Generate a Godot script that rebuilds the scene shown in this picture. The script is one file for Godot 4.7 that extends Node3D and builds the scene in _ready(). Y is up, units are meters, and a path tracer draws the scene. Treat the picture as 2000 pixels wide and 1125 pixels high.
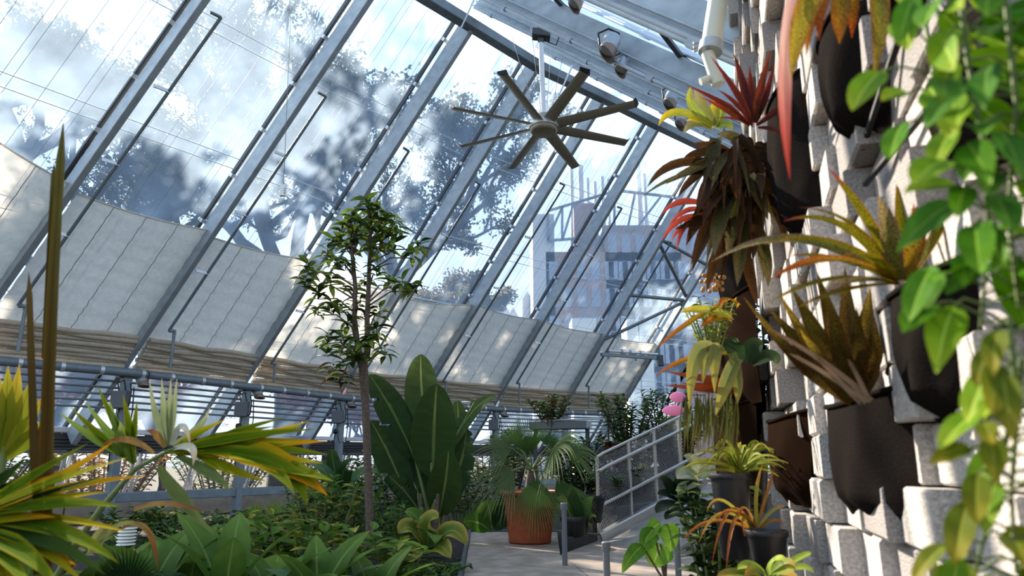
extends Node3D

# ---------------------------------------------------------------- camera numbers
const FOCAL := 1333.0
const PITCH := 0.25
const EYE := 1.0
var rng := RandomNumberGenerator.new()
var used := {}
var mat := {}


func _ready() -> void:
	rng.seed = 4711
	make_camera_and_light()
	make_materials()
	make_frame_points()
	var n := 0
	for step in [build_floor, build_glass_house, build_rest_of_house, build_right_roof, build_block_wall, build_outside, build_pipes, build_shades, build_fan, build_ramp, build_tree, build_banana, build_pot_palm, build_left_palms, build_understory, build_terrace_plants, build_wall_plants, build_vines, build_small_things]:
		n += 1
		rng.seed = 1000 + n      # each builder its own numbers
		step.call()


func make_camera_and_light() -> void:
	var cam := Camera3D.new()
	cam.name = "camera"
	add_child(cam)
	cam.position = Vector3(0, EYE, 0)
	cam.rotation = Vector3(PITCH, 0, 0)
	cam.fov = rad_to_deg(2.0 * atan(562.5 / FOCAL))
	cam.near = 0.05
	cam.far = 600.0
	var lens := CameraAttributesPhysical.new()
	lens.frustum_focal_length = 24.0
	lens.frustum_focus_distance = 9.5
	lens.frustum_near = 0.05
	lens.frustum_far = 600.0
	lens.exposure_aperture = 2.2
	cam.attributes = lens
	cam.fov = rad_to_deg(2.0 * atan(562.5 / FOCAL))
	cam.current = true
	var sky := ProceduralSkyMaterial.new()
	sky.sky_top_color = Color(0.66, 0.77, 0.90)
	sky.sky_horizon_color = Color(0.86, 0.92, 0.98)
	sky.sky_curve = 0.25
	sky.ground_bottom_color = Color(0.40, 0.40, 0.34)
	sky.ground_horizon_color = Color(0.66, 0.68, 0.66)
	sky.sky_energy_multiplier = 1.0
	var env := Environment.new()
	env.background_mode = Environment.BG_SKY
	env.sky = Sky.new()
	env.sky.sky_material = sky
	env.background_energy_multiplier = 1.4
	env.tonemap_mode = Environment.TONE_MAPPER_LINEAR
	env.tonemap_exposure = 1.45
	env.sdfgi_enabled = true
	env.ssao_enabled = true
	env.ssil_enabled = true
	var we := WorldEnvironment.new()
	we.name = "world_environment"
	we.environment = env
	add_child(we)
	var sun := DirectionalLight3D.new()
	sun.name = "sun"
	sun.sky_mode = DirectionalLight3D.SKY_MODE_LIGHT_ONLY
	sun.light_energy = 4.2
	sun.light_color = Color(1.0, 0.95, 0.88)
	sun.light_angular_distance = 0.6
	sun.shadow_enabled = true
	add_child(sun)
	sun.look_at_from_position(Vector3(-0.55, 0.57, -0.61) * 20.0, Vector3.ZERO, Vector3.UP)


# ---------------------------------------------------------------- a pixel of the 2000 x 1125 frame as a point of the place
func ray(px: float, py: float) -> Vector3:
	var dx := (px - 1000.0) / FOCAL
	var dy := (562.5 - py) / FOCAL
	return Vector3(dx, dy * cos(PITCH) + sin(PITCH), -(cos(PITCH) - dy * sin(PITCH)))

func P(px: float, py: float, z: float) -> Vector3:            # at the distance z straight ahead
	var r := ray(px, py)
	return Vector3(0, EYE, 0) + r * (z / -r.z)

func G(px: float, py: float, h: float) -> Vector3:            # on the level h
	var r := ray(px, py)
	return Vector3(0, EYE, 0) + r * ((h - EYE) / r.y)

func W(px: float, py: float, off: float) -> Vector3:          # on the block wall, off metres in front of it
	var r := ray(px, py)
	var k := r.x / -r.z
	return P(px, py, (0.94 - off) / maxf(k - 0.17, 0.02))

func pix(p: Vector3) -> Vector2:
	var d := p - Vector3(0, EYE, 0)
	var a := -d.z * cos(PITCH) + d.y * sin(PITCH)
	var b := d.y * cos(PITCH) + d.z * sin(PITCH)
	return Vector2(1000.0 + FOCAL * d.x / a, 562.5 - FOCAL * b / a)


# ---------------------------------------------------------------- mesh builder
class M:
	var v := PackedVector3Array()
	var n := PackedVector3Array()
	var uv := PackedVector2Array()
	var c := PackedColorArray()
	var i := PackedInt32Array()

	func grid(rows: Array, wrap := false, cols: Array = []) -> void:
		var nr := rows.size()
		var nc: int = rows[0].size()
		var at := v.size()
		for r in nr:
			var row: PackedVector3Array = rows[r]
			var up: PackedVector3Array = rows[maxi(r - 1, 0)]
			var dn: PackedVector3Array = rows[mini(r + 1, nr - 1)]
			for k in nc:
				var a := (k - 1 + nc) % nc if wrap else maxi(k - 1, 0)
				var b := (k + 1) % nc if wrap else mini(k + 1, nc - 1)
				if wrap and k == nc - 1:
					b = 1
				if wrap and k == 0:
					a = nc - 2
				var du := row[b] - row[a]
				var dv := dn[k] - up[k]
				if du.length_squared() < 1e-14:
					du = dn[b] - dn[a] + up[b] - up[a]
				var nn := du.cross(dv)
				v.append(row[k])
				n.append(nn.normalized() if nn.length_squared() > 1e-20 else Vector3.UP)
				uv.append(Vector2(float(k) / (nc - 1), float(r) / (nr - 1)))
				if cols.size():
					c.append(cols[r][k])
		for r in nr - 1:
			for k in nc - 1:
				var a0 := at + r * nc + k
				i.append_array(PackedInt32Array([a0, a0 + nc, a0 + 1, a0 + 1, a0 + nc, a0 + nc + 1]))

	func poly(pts: PackedVector3Array, normal: Vector3) -> void:     # a flat convex polygon
		var at := v.size()
		for p in pts:
			v.append(p)
			n.append(normal)
			uv.append(Vector2(p.x, p.z))
		for k in range(1, pts.size() - 1):
			var f := (pts[k] - pts[0]).cross(pts[k + 1] - pts[0])
			if f.dot(normal) > 0:
				i.append_array(PackedInt32Array([at, at + k + 1, at + k]))
			else:
				i.append_array(PackedInt32Array([at, at + k, at + k + 1]))

	func prism(sec: PackedVector3Array, along: Vector3) -> void:     # flat-sided, sec a convex loop
		var mid := Vector3.ZERO
		for p in sec:
			mid += p / sec.size()
		var far := PackedVector3Array()
		for p in sec:
			far.append(p + along)
		for k in sec.size():
			var j := (k + 1) % sec.size()
			var nn := (sec[j] - sec[k]).cross(along).normalized()
			if nn.dot((sec[k] + sec[j]) / 2 - mid) < 0:
				nn = -nn
			poly(PackedVector3Array([sec[k], sec[j], far[j], far[k]]), nn)
		var e := along.normalized()
		poly(sec, -e)
		poly(far, e)

	func bar(a: Vector3, b: Vector3, w: float, h: float, up := Vector3.UP, bevel := 0.0) -> void:
		var t := (b - a).normalized()
		var s := t.cross(up).normalized()
		if s.length_squared() < 0.5:
			s = t.cross(Vector3.RIGHT).normalized()
		var u := s.cross(t)
		var sec := PackedVector3Array()
		if bevel <= 0.0:
			for q in [[-1, -1], [1, -1], [1, 1], [-1, 1]]:
				sec.append(a + s * q[0] * w / 2 + u * q[1] * h / 2)
		else:
			for q in [[-1, -1, 1, 0], [1, -1, -1, 0], [1, -1, 0, 1], [1, 1, 0, -1], [1, 1, -1, 0], [-1, 1, 1, 0], [-1, 1, 0, -1], [-1, -1, 0, 1]]:
				sec.append(a + s * (q[0] * w / 2 + q[2] * bevel) + u * (q[1] * h / 2 + q[3] * bevel))
		prism(sec, b - a)

	func tube(pts: PackedVector3Array, radii: Array, sides := 8, cap := true) -> void:
		var rows := []
		var e1 := Vector3.ZERO
		for k in pts.size():
			var t := (pts[mini(k + 1, pts.size() - 1)] - pts[maxi(k - 1, 0)]).normalized()
			if k == 0:
				e1 = t.cross(Vector3(0.31, 0.92, 0.23)).normalized()
				if e1.length_squared() < 0.5:
					e1 = t.cross(Vector3.RIGHT).normalized()
			else:
				e1 = (e1 - t * e1.dot(t)).normalized()
			var e2 := t.cross(e1)
			var r: float = radii[mini(k, radii.size() - 1)]
			var row := PackedVector3Array()
			for s in sides + 1:
				var g := TAU * s / sides
				row.append(pts[k] + (e1 * cos(g) + e2 * sin(g)) * r)
			rows.append(row)
		if cap:
			var first := PackedVector3Array()
			var last := PackedVector3Array()
			for s in sides:
				first.append(rows[0][s])
				last.append(rows[-1][s])
			poly(first, (pts[0] - pts[1]).normalized())
			poly(last, (pts[-1] - pts[-2]).normalized())
		grid(rows, true)

	func lathe(prof: Array, segs := 24, at := Vector3.ZERO) -> void:  # prof: [radius, height] pairs, bottom to top on the outside
		var rows := []
		for p in prof:
			var row := PackedVector3Array()
			for s in segs + 1:
				var g := -TAU * s / segs
				row.append(at + Vector3(cos(g) * p[0], p[1], sin(g) * p[0]))
			rows.append(row)
		grid(rows, true)

	func add(o: M, t: Transform3D) -> void:
		var at := v.size()
		for p in o.v:
			v.append(t * p)
		for p in o.n:
			n.append((t.basis * p).normalized())
		uv.append_array(o.uv)
		c.append_array(o.c)
		for k in o.i:
			i.append(at + k)

	func mesh() -> ArrayMesh:
		var a := []
		a.resize(Mesh.ARRAY_MAX)
		a[Mesh.ARRAY_VERTEX] = v
		a[Mesh.ARRAY_NORMAL] = n
		a[Mesh.ARRAY_TEX_UV] = uv
		if c.size() == v.size():
			a[Mesh.ARRAY_COLOR] = c
		a[Mesh.ARRAY_INDEX] = i
		var m := ArrayMesh.new()
		m.add_surface_from_arrays(Mesh.PRIMITIVE_TRIANGLES, a)
		return m


# ---------------------------------------------------------------- scene tree helpers
func numbered(called: String) -> String:
	var k: int = used.get(called, 0)
	used[called] = k + 1
	return called if k == 0 else "%s_%03d" % [called, k]

func thing(called: String, label: String, category: String, at: Vector3, group := "") -> Node3D:
	var o := Node3D.new()
	o.name = numbered(called)
	add_child(o)
	o.position = at
	o.set_meta("label", label)
	o.set_meta("category", category)
	if group:
		o.set_meta("group", group)
	return o

func setting(called: String) -> Node3D:
	var o := Node3D.new()
	o.name = called
	o.set_meta("kind", "structure")
	add_child(o)
	return o

func part(parent: Node3D, called: String, shape: Variant, m: Material, t := Transform3D(), kind := "") -> MeshInstance3D:
	var o := MeshInstance3D.new()
	o.name = called
	o.mesh = shape.mesh() if shape is M else shape
	o.material_override = m
	o.transform = t
	if kind:
		o.set_meta("kind", kind)
	parent.add_child(o, true)
	return o

func wpart(parent: Node3D, called: String, shape: M, m: Material, kind := "") -> MeshInstance3D:   # shape given in the place's coordinates, parent at top level
	var base := parent.position
	for k in shape.v.size():
		shape.v[k] -= base
	return part(parent, called, shape, m, Transform3D(), kind)


func wsub(piece: MeshInstance3D, called: String, shape: M, m: Material) -> MeshInstance3D:   # a part of a part, shape in the place's coordinates
	var base: Vector3 = piece.get_parent().position
	for k in shape.v.size():
		shape.v[k] -= base
	return part(piece, called, shape, m)


# ---------------------------------------------------------------- materials
func noise_tex(freq: float, lo: Color, hi: Color, size := 256, octaves := 4, kind := FastNoiseLite.TYPE_SIMPLEX_SMOOTH, mid: Variant = null) -> NoiseTexture2D:
	var f := FastNoiseLite.new()
	f.noise_type = kind
	f.seed = used.size() + mat.size() * 7 + 3
	f.frequency = freq
	f.fractal_octaves = octaves
	var t := NoiseTexture2D.new()
	t.width = size
	t.height = size
	t.seamless = true
	t.noise = f
	var g := Gradient.new()
	g.set_color(0, lo)
	g.set_color(1, hi)
	if mid != null:
		g.add_point(0.5, mid)
	t.color_ramp = g
	return t

func std(called: String, color: Color, rough := 0.6, metal := 0.0) -> StandardMaterial3D:
	var m := StandardMaterial3D.new()
	m.resource_name = called
	m.albedo_color = color
	m.roughness = rough
	m.metallic = metal
	mat[called] = m
	return m

func tex(m: StandardMaterial3D, t: Texture2D, scale: float, bump: Texture2D = null, depth := 0.0) -> void:
	m.albedo_texture = t
	m.uv1_triplanar = true
	m.uv1_world_triplanar = true
	m.uv1_scale = Vector3.ONE * scale
	if bump:
		m.heightmap_enabled = true
		m.heightmap_texture = bump
		m.heightmap_scale = depth

func make_materials() -> void:
	var grain := noise_tex(0.06, Color.BLACK, Color.WHITE, 256, 4)
	tex(std("galvanised", Color(0.70, 0.73, 0.75), 0.5, 0.35), noise_tex(0.02, Color(0.78, 0.80, 0.82), Color(1, 1, 1), 256, 5), 0.8)
	tex(std("steel_grey", Color(0.50, 0.54, 0.56), 0.5, 0.2), noise_tex(0.02, Color(0.8, 0.82, 0.84), Color(1, 1, 1), 256, 4), 1.0)
	std("dark_steel", Color(0.27, 0.28, 0.29), 0.5, 0.3)
	std("aluminium", Color(0.80, 0.81, 0.82), 0.35, 0.5)
	std("white_bar", Color(0.93, 0.94, 0.95), 0.4)
	std("wire", Color(0.62, 0.63, 0.64), 0.5, 0.2)
	std("fan_blade", Color(0.62, 0.60, 0.54), 0.42, 0.4)
	std("black_plastic", Color(0.05, 0.05, 0.055), 0.45)
	std("black_rubber", Color(0.06, 0.06, 0.065), 0.6)
	std("white_plastic", Color(0.90, 0.90, 0.88), 0.45)
	std("grey_plastic", Color(0.36, 0.38, 0.40), 0.5)
	std("bronze", Color(0.52, 0.44, 0.39), 0.45, 0.4)
	std("stainless", Color(0.78, 0.76, 0.73), 0.35, 0.6)
	std("pale_paint", Color(0.74, 0.75, 0.70), 0.5)
	tex(std("terracotta", Color(0.66, 0.33, 0.17), 0.7), noise_tex(0.02, Color(0.78, 0.74, 0.7), Color(1, 1, 1), 256, 4), 1.5, grain, 0.1)
	tex(std("concrete", Color(0.66, 0.60, 0.54), 0.75), noise_tex(0.012, Color(0.72, 0.70, 0.68), Color(1, 1, 1), 512, 5), 0.5, grain, 0.06)
	tex(std("ramp_concrete", Color(0.62, 0.60, 0.57), 0.8), noise_tex(0.02, Color(0.76, 0.75, 0.73), Color(1, 1, 1), 256, 5), 0.7, grain, 0.12)
	var pores := noise_tex(0.16, Color.BLACK, Color.WHITE, 256, 3)
	tex(std("block_light", Color(0.84, 0.81, 0.78), 0.9), noise_tex(0.09, Color(0.66, 0.65, 0.64), Color(1, 1, 1), 256, 5), 2.2, pores, 0.5)
	tex(std("block_dark", Color(0.72, 0.69, 0.67), 0.9), noise_tex(0.12, Color(0.6, 0.6, 0.6), Color(1, 1, 1), 256, 5), 2.6, pores, 0.7)
	tex(std("felt", Color(0.15, 0.132, 0.122), 1.0), noise_tex(0.14, Color(0.55, 0.55, 0.55), Color(1, 1, 1), 256, 4), 3.0, pores, 0.15)
	tex(std("brown_felt", Color(0.15, 0.095, 0.06), 1.0), noise_tex(0.14, Color(0.55, 0.55, 0.55), Color(1, 1, 1), 256, 4), 3.0)
	mat.felt.metallic_specular = 0.08
	mat.brown_felt.metallic_specular = 0.08
	tex(std("soil", Color(0.16, 0.12, 0.09), 0.95), noise_tex(0.05, Color(0.45, 0.42, 0.4), Color(1, 1, 1), 256, 5), 1.2, grain, 3.0)
	tex(std("bark", Color(0.44, 0.38, 0.33), 0.9), noise_tex(0.05, Color(0.6, 0.58, 0.56), Color(1, 1, 1), 256, 5), 2.0, grain, 0.5)
	tex(std("far_bark", Color(0.20, 0.18, 0.17), 0.9), noise_tex(0.05, Color(0.6, 0.58, 0.56), Color(1, 1, 1), 128, 4), 1.0)
	tex(std("lawn", Color(0.25, 0.23, 0.15), 0.95), noise_tex(0.03, Color(0.6, 0.66, 0.5), Color(1, 1, 1), 256, 5), 0.12)
	tex(std("masonry", Color(0.64, 0.57, 0.56), 0.85), noise_tex(0.03, Color(0.85, 0.83, 0.82), Color(1, 1, 1), 256, 5), 0.2)
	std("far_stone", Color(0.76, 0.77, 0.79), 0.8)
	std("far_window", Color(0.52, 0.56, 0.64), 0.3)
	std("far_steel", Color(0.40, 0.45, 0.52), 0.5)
	# leaves: the colour is in the mesh
	var leaf := std("leaf", Color.WHITE, 0.55)
	leaf.vertex_color_use_as_albedo = true
	leaf.vertex_color_is_srgb = true
	leaf.backlight_enabled = true
	leaf.backlight = Color(0.85, 0.85, 0.85)
	leaf.metallic_specular = 0.22
	var dull := leaf.duplicate()
	dull.resource_name = "dry_leaf"
	dull.roughness = 0.75
	dull.backlight = Color(0.5, 0.5, 0.5)
	mat["dry_leaf"] = dull
	var thick := leaf.duplicate()
	thick.resource_name = "thick_leaf"
	thick.backlight_enabled = false
	mat["thick_leaf"] = thick
	var matte := leaf.duplicate()
	matte.resource_name = "matte_leaf"
	matte.roughness = 0.8
	matte.metallic_specular = 0.05
	matte.backlight = Color(0.7, 0.7, 0.7)
	mat["matte_leaf"] = matte
	var spotted := leaf.duplicate()
	spotted.resource_name = "spotted_leaf"
	spotted.uv1_triplanar = true
	spotted.uv1_scale = Vector3.ONE * 7.0
	spotted.albedo_texture = noise_tex(0.09, Color(1, 1, 1), Color(0.34, 0.20, 0.14), 256, 3, FastNoiseLite.TYPE_SIMPLEX_SMOOTH, Color(0.97, 0.93, 0.9))
	spotted.albedo_texture.color_ramp.set_offset(spotted.albedo_texture.color_ramp.get_point_count() - 1, 0.68)
	mat["spotted_leaf"] = spotted
	var petal := std("petal", Color(0.93, 0.25, 0.66), 0.5)
	petal.backlight_enabled = true
	petal.backlight = Color(0.7, 0.7, 0.7)
	std("violet", Color(0.30, 0.14, 0.55), 0.5)
	# cloth of the shades
	var cloth := std("shade_cloth", Color(0.93, 0.91, 0.87), 0.85)
	tex(cloth, noise_tex(0.03, Color(0.90, 0.89, 0.87), Color(1, 1, 1), 256, 4), 1.4)
	cloth.backlight_enabled = true
	cloth.backlight = Color(1, 1, 1)
	tex(std("gathered_cloth", Color(0.90, 0.86, 0.80), 0.9), noise_tex(0.03, Color(0.86, 0.84, 0.8), Color(1, 1, 1), 256, 4), 2.0)
	mat.gathered_cloth.backlight_enabled = true
	mat.gathered_cloth.backlight = Color(0.95, 0.95, 0.95)
	std("cord", Color(0.40, 0.38, 0.35), 0.8)
	# glass with its breath of condensation
	var film := std("misted_glass", Color(0.80, 0.90, 1.0), 0.3)
	film.transparency = BaseMaterial3D.TRANSPARENCY_ALPHA
	film.backlight_enabled = true
	film.backlight = Color(1, 1, 1)
	film.uv1_triplanar = true
	film.uv1_world_triplanar = true
	film.uv1_scale = Vector3.ONE * 0.16
	film.albedo_texture = noise_tex(0.011, Color(1, 1, 1, 0.16), Color(1, 1, 1, 0.60), 512, 4, FastNoiseLite.TYPE_SIMPLEX_SMOOTH, Color(1, 1, 1, 0.30))
	var pane := std("clear_glass", Color(0.9, 0.95, 1.0, 0.06), 0.05)
	pane.transparency = BaseMaterial3D.TRANSPARENCY_ALPHA


# ---------------------------------------------------------------- leaves
func width_at(kind: String, t: float) -> float:
	match kind:
		"strap":
			return (0.75 + 0.25 * minf(1.0, t * 4.0)) * (1.0 if t < 0.55 else maxf(0.02, 1.0 - pow((t - 0.55) / 0.45, 1.8)))
		"blade":
			return (0.45 + 0.55 * minf(1.0, t * 2.6)) * (1.0 if t < 0.4 else maxf(0.015, 1.0 - pow((t - 0.4) / 0.6, 1.35)))
		"spear":
			return 1.0 - 0.45 * t if t < 0.9 else maxf(0.02, 0.6 * (1.0 - t) / 0.1)
		"lance":
			return maxf(0.04, pow(sin(PI * pow(t, 0.75)), 0.9))
		"oval":
			return maxf(0.05, pow(sin(PI * pow(t, 0.85)), 0.62))
		"paddle":
			return 0.05 if t < 0.02 else maxf(0.06, pow(sin(PI * pow((t - 0.02) / 0.98, 0.92)), 0.5))
		"heart":
			return maxf(0.03, sqrt(minf(1.0, t / 0.2)) * pow(1.0 - pow(t, 2.2), 0.85)) if t < 1.0 else 0.02
	return 1.0

func pal(base: Color, tip: Color, edge: Variant = null, rib: Variant = null, spots := 0.0) -> Dictionary:
	return {"base": base, "tip": tip, "edge": edge, "rib": rib, "spots": spots}

func rgb(r: float, g: float, b: float) -> Color:
	return Color(r / 255.0, g / 255.0, b / 255.0)

# a leaf whose midrib runs from a over b to c; face is the way its upper side looks
func blade(a: Vector3, b: Vector3, c: Vector3, w: float, kind: String, p: Dictionary, face := Vector3.UP, segs := 9, fold := 0.18, wave := 0.0, tears := 0.0) -> M:
	var m := M.new()
	var rows := []
	var cols := []
	var xs := [-1.0, -0.5, -0.09, -0.03, 0.03, 0.09, 0.5, 1.0] if p.rib != null else [-1.0, -0.5, 0.0, 0.5, 1.0]
	var ph := rng.randf() * TAU
	for k in segs + 1:
		var t := float(k) / segs
		var q := a.lerp(b, t).lerp(b.lerp(c, t), t)
		var tg := ((b - a).lerp(c - b, t)).normalized()
		var s := tg.cross(face)
		s = s.normalized() if s.length_squared() > 1e-6 else tg.cross(Vector3(0.3, 0.2, 0.9)).normalized()
		var nn := s.cross(tg)
		var wd := w * width_at(kind, t)
		var row := PackedVector3Array()
		var cr := []
		var torn := [rng.randf() < tears and k % 2 == 1 and t > 0.15, rng.randf() < tears and k % 2 == 1 and t > 0.15]
		for j in xs.size():
			var x: float = xs[j]
			if absf(x) > 0.9 and torn[0 if x < 0 else 1]:
				x *= rng.randf_range(0.3, 0.6)
			var dip := absf(x) * fold * wd * 0.5 + (wave * w * sin(ph + t * 14.0 + x * 2.0) * absf(x) if wave > 0.0 else 0.0)
			row.append(q + s * x * wd * 0.5 + nn * dip)
			var col: Color = p.base.lerp(p.tip, smoothstep(p.get("from", 0.35), 1.0, t))
			if p.edge != null and absf(x) > 0.9:
				col = col.lerp(p.edge, 0.75)
			if p.rib != null and absf(x) < 0.05:
				col = col.lerp(p.rib, 0.8)
			if p.spots > 0.0:
				col = col.lerp(rgb(70, 40, 22), p.spots * rng.randf() * rng.randf())
			cr.append(col * rng.randf_range(0.93, 1.06))
		rows.append(row)
		cols.append(cr)
	m.grid(rows, false, cols)
	return m

func arc_leaf(L: float, w: float, rise: float, droop: float, kind: String, p: Dictionary, segs := 8, fold := 0.18, wave := 0.0) -> M:   # from the origin along +x
	var b := Vector3(cos(deg_to_rad(rise)), sin(deg_to_rad(rise)), 0) * L * 0.5
	var c := b + Vector3(cos(deg_to_rad(rise - droop)), sin(deg_to_rad(rise - droop)), 0) * L * 0.52
	return blade(Vector3.ZERO, b, c, w, kind, p, Vector3(-sin(deg_to_rad(rise - droop * 0.5)), cos(deg_to_rad(rise - droop * 0.5)), 0) + Vector3(0, 0.01, 0), segs, fold, wave)

func rosette(root: Node3D, n: int, L: Vector2, w: float, rise: Vector2, droop: Vector2, kind: String, pals: Array, variants := 5, at := Vector3.ZERO, called := "leaf", wave := 0.0, m: Material = null) -> void:
	var set_: Array[ArrayMesh] = []
	for k in variants:
		var f := (k + 0.5) / variants
		set_.append(arc_leaf(rng.randf_range(L.x, L.y), w * rng.randf_range(0.85, 1.15), lerpf(rise.x, rise.y, f), lerpf(droop.y, droop.x, f) * rng.randf_range(0.85, 1.15), kind, pals[k % pals.size()], 9, 0.2, wave).mesh())
	for k in n:
		var turn := k * 2.39996 + rng.randf_range(-0.25, 0.25)
		var t := Transform3D(Basis(Vector3.UP, turn).scaled(Vector3.ONE * rng.randf_range(0.85, 1.12)), at + Vector3(cos(turn), 0, -sin(turn)) * 0.01)
		part(root, called, set_[rng.randi() % variants], m if m else mat.leaf, t)

# stems with leaves up them; leaves as parts, or joined where they are too small to pick apart
func shrub(root: Node3D, h: float, r: float, stems: int, per: int, L: float, w: float, kind: String, pals: Array, joined := false, stem_m := "stem", from := 0.25, droop := 50.0, rise := 30.0) -> void:
	var set_: Array[M] = []
	var meshes: Array[ArrayMesh] = []
	for k in 5:
		var lf := arc_leaf(L * rng.randf_range(0.75, 1.2), w * rng.randf_range(0.85, 1.15), rise + rng.randf_range(-12, 12), droop * rng.randf_range(0.6, 1.2), kind, pals[k % pals.size()], 5 if joined else 7, 0.22)
		set_.append(lf)
		meshes.append(lf.mesh())
	var st := M.new()
	var all := M.new()
	for s in stems:
		var g := s * 2.39996 + rng.randf() * 0.6
		var out := Vector3(cos(g), 0, sin(g)) * r * sqrt((s + 0.5) / stems)
		var top := out + Vector3(0, h * rng.randf_range(0.7, 1.0), 0)
		var base := out * 0.25
		var mid := base.lerp(top, 0.5) + Vector3(0, h * 0.12, 0)
		var pts := PackedVector3Array()
		for k in 6:
			var t := k / 5.0
			pts.append(base.lerp(mid, t).lerp(mid.lerp(top, t), t))
		st.tube(pts, [0.011 * h + 0.003, 0.010 * h + 0.003, 0.009 * h + 0.002, 0.007 * h + 0.002, 0.005 * h + 0.002, 0.003], 5, false)
		for k in per:
			var t := lerpf(from, 1.0, (k + rng.randf() * 0.7) / per)
			var q := base.lerp(mid, t).lerp(mid.lerp(top, t), t)
			var tr := Transform3D(Basis(Vector3.UP, k * 2.39996 + rng.randf() * 0.7 + s) * Basis(Vector3(0, 0, 1), rng.randf_range(-0.3, 0.3)) * Basis(Vector3.RIGHT, rng.randf_range(-0.4, 0.4)), q)
			var pick := rng.randi() % 5
			if joined:
				all.add(set_[pick], tr)
			else:
				part(root, "leaf", meshes[pick], mat.leaf, tr)
	part(root, "stem", st, mat.bark if stem_m == "bark" else mat_green())
	if joined:
		part(root, "foliage", all, mat.leaf, Transform3D(), "stuff")

func mat_green() -> StandardMaterial3D:
	if not mat.has("green_stem"):
		std("green_stem", Color(0.36, 0.42, 0.20), 0.6)
	return mat.green_stem


# ---------------------------------------------------------------- the bent glass house: feet and ridge of its rafters
var ev: Array[Vector3] = []     # where the rafters meet the eave pipe
var rv: Array[Vector3] = []     # where they meet the ridge
var tv: Array[Vector3] = []     # along the house, away from the camera
var ov: Array[Vector3] = []     # out of the glass slope
const EAVE := 2.6
const RIDGE := 8.87
const FOOT := -0.207

func make_frame_points() -> void:
	var e: Array[Vector3] = []
	var r: Array[Vector3] = []
	for q in [[-72, 690], [250, 720], [484, 748], [668, 770], [826, 783], [968, 793], [1103, 800], [1214, 804]]:
		e.append(G(q[0], q[1], EAVE))
	for q in [[556, -205], [760, -43], [928, 59], [1055, 137], [1185, 198], [1291, 251], [1397, 302]]:
		r.append(G(q[0], q[1], RIDGE))
	r.append(r[6] * 2.0 - r[5])
	ev = [e[0] * 2.0 - e[1]]
	ev.append_array(e)
	ev.append(e[7] * 2.0 - e[6])
	rv = [r[0] * 2.0 - r[1]]
	rv.append_array(r)
	rv.append(r[7] * 2.0 - r[6])
	for k in ev.size():
		var t := (ev[mini(k + 1, ev.size() - 1)] - ev[maxi(k - 1, 0)]).normalized()
		tv.append(t)
		var o := (rv[k] - ev[k]).normalized().cross(t)
		ov.append((o if o.y > 0 else -o).normalized())

func line(k: int, t: float, out := 0.0, along := 0.0) -> Vector3:
	return ev[k].lerp(rv[k], t) + ov[k] * out + tv[k] * along

func t_at(k: int, py: float) -> float:                        # how far up the rafter a row of the frame meets it
	var lo := -0.3
	var hi := 1.1
	for i in 40:
		var mid := (lo + hi) / 2
		if pix(line(k, mid)).y > py:
			lo = mid
		else:
			hi = mid
	return lo

func slab(floor_: Node3D, called: String, pts: Array, top: float, m: Material, thick := 0.12) -> void:
	var s := M.new()
	var sec := PackedVector3Array()
	for q in pts:
		sec.append(Vector3(q.x, top - thick, q.z))
	s.prism(sec, Vector3(0, thick, 0))
	part(floor_, called, s, m)

func build_floor() -> void:
	var f := setting("floor")
	var a := G(920, 1039, 0)
	var b := G(1088, 1039, 0)
	var n1 := G(1094, 1083, 0)
	var j0 := G(912, 1087, 0)
	var r0 := G(1168, 1056, 0)
	slab(f, "path_slab", [a, b, n1, j0], 0, mat.concrete)
	var j1 := j0.lerp(n1, 0.01)
	var g := Vector3(0, 0, 0.012)
	var left_end := a + (j0 - a) * ((5.0 + a.z) / (a.z - j0.z))
	left_end = a + (j0 - a).normalized() * 6.5
	var mid_end := G(1120, 1125, 0) + Vector3(0.35, 0, 2.2)
	slab(f, "path_slab", [j0 + g, n1 + g - Vector3(0.004, 0, 0), mid_end, left_end], 0, mat.concrete)
	slab(f, "path_slab", [n1 + g + Vector3(0.008, 0, 0), r0 + g, G(1330, 1058, 0) + g, Vector3(1.65, 0, -3.0), mid_end + Vector3(0.012, 0, 0)], 0, mat.concrete)
	# soil of the beds
	var s := M.new()
	s.prism(PackedVector3Array([Vector3(-16, -0.3, 2), Vector3(7, -0.3, 2), Vector3(7, -0.3, -26), Vector3(-16, -0.3, -26)]), Vector3(0, 0.24, 0))
	part(f, "soil", s, mat.soil)
	var kerb := M.new()
	kerb.bar(a + Vector3(-0.03, -0.05, 0), left_end + Vector3(-0.03, -0.05, 0), 0.05, 0.16, Vector3.UP, 0.01)
	kerb.bar(a + Vector3(-0.03, -0.04, -0.03), b + Vector3(0, -0.04, -0.03), 0.05, 0.14, Vector3.UP, 0.01)
	part(f, "bed_edging", kerb, mat.dark_steel)

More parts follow.
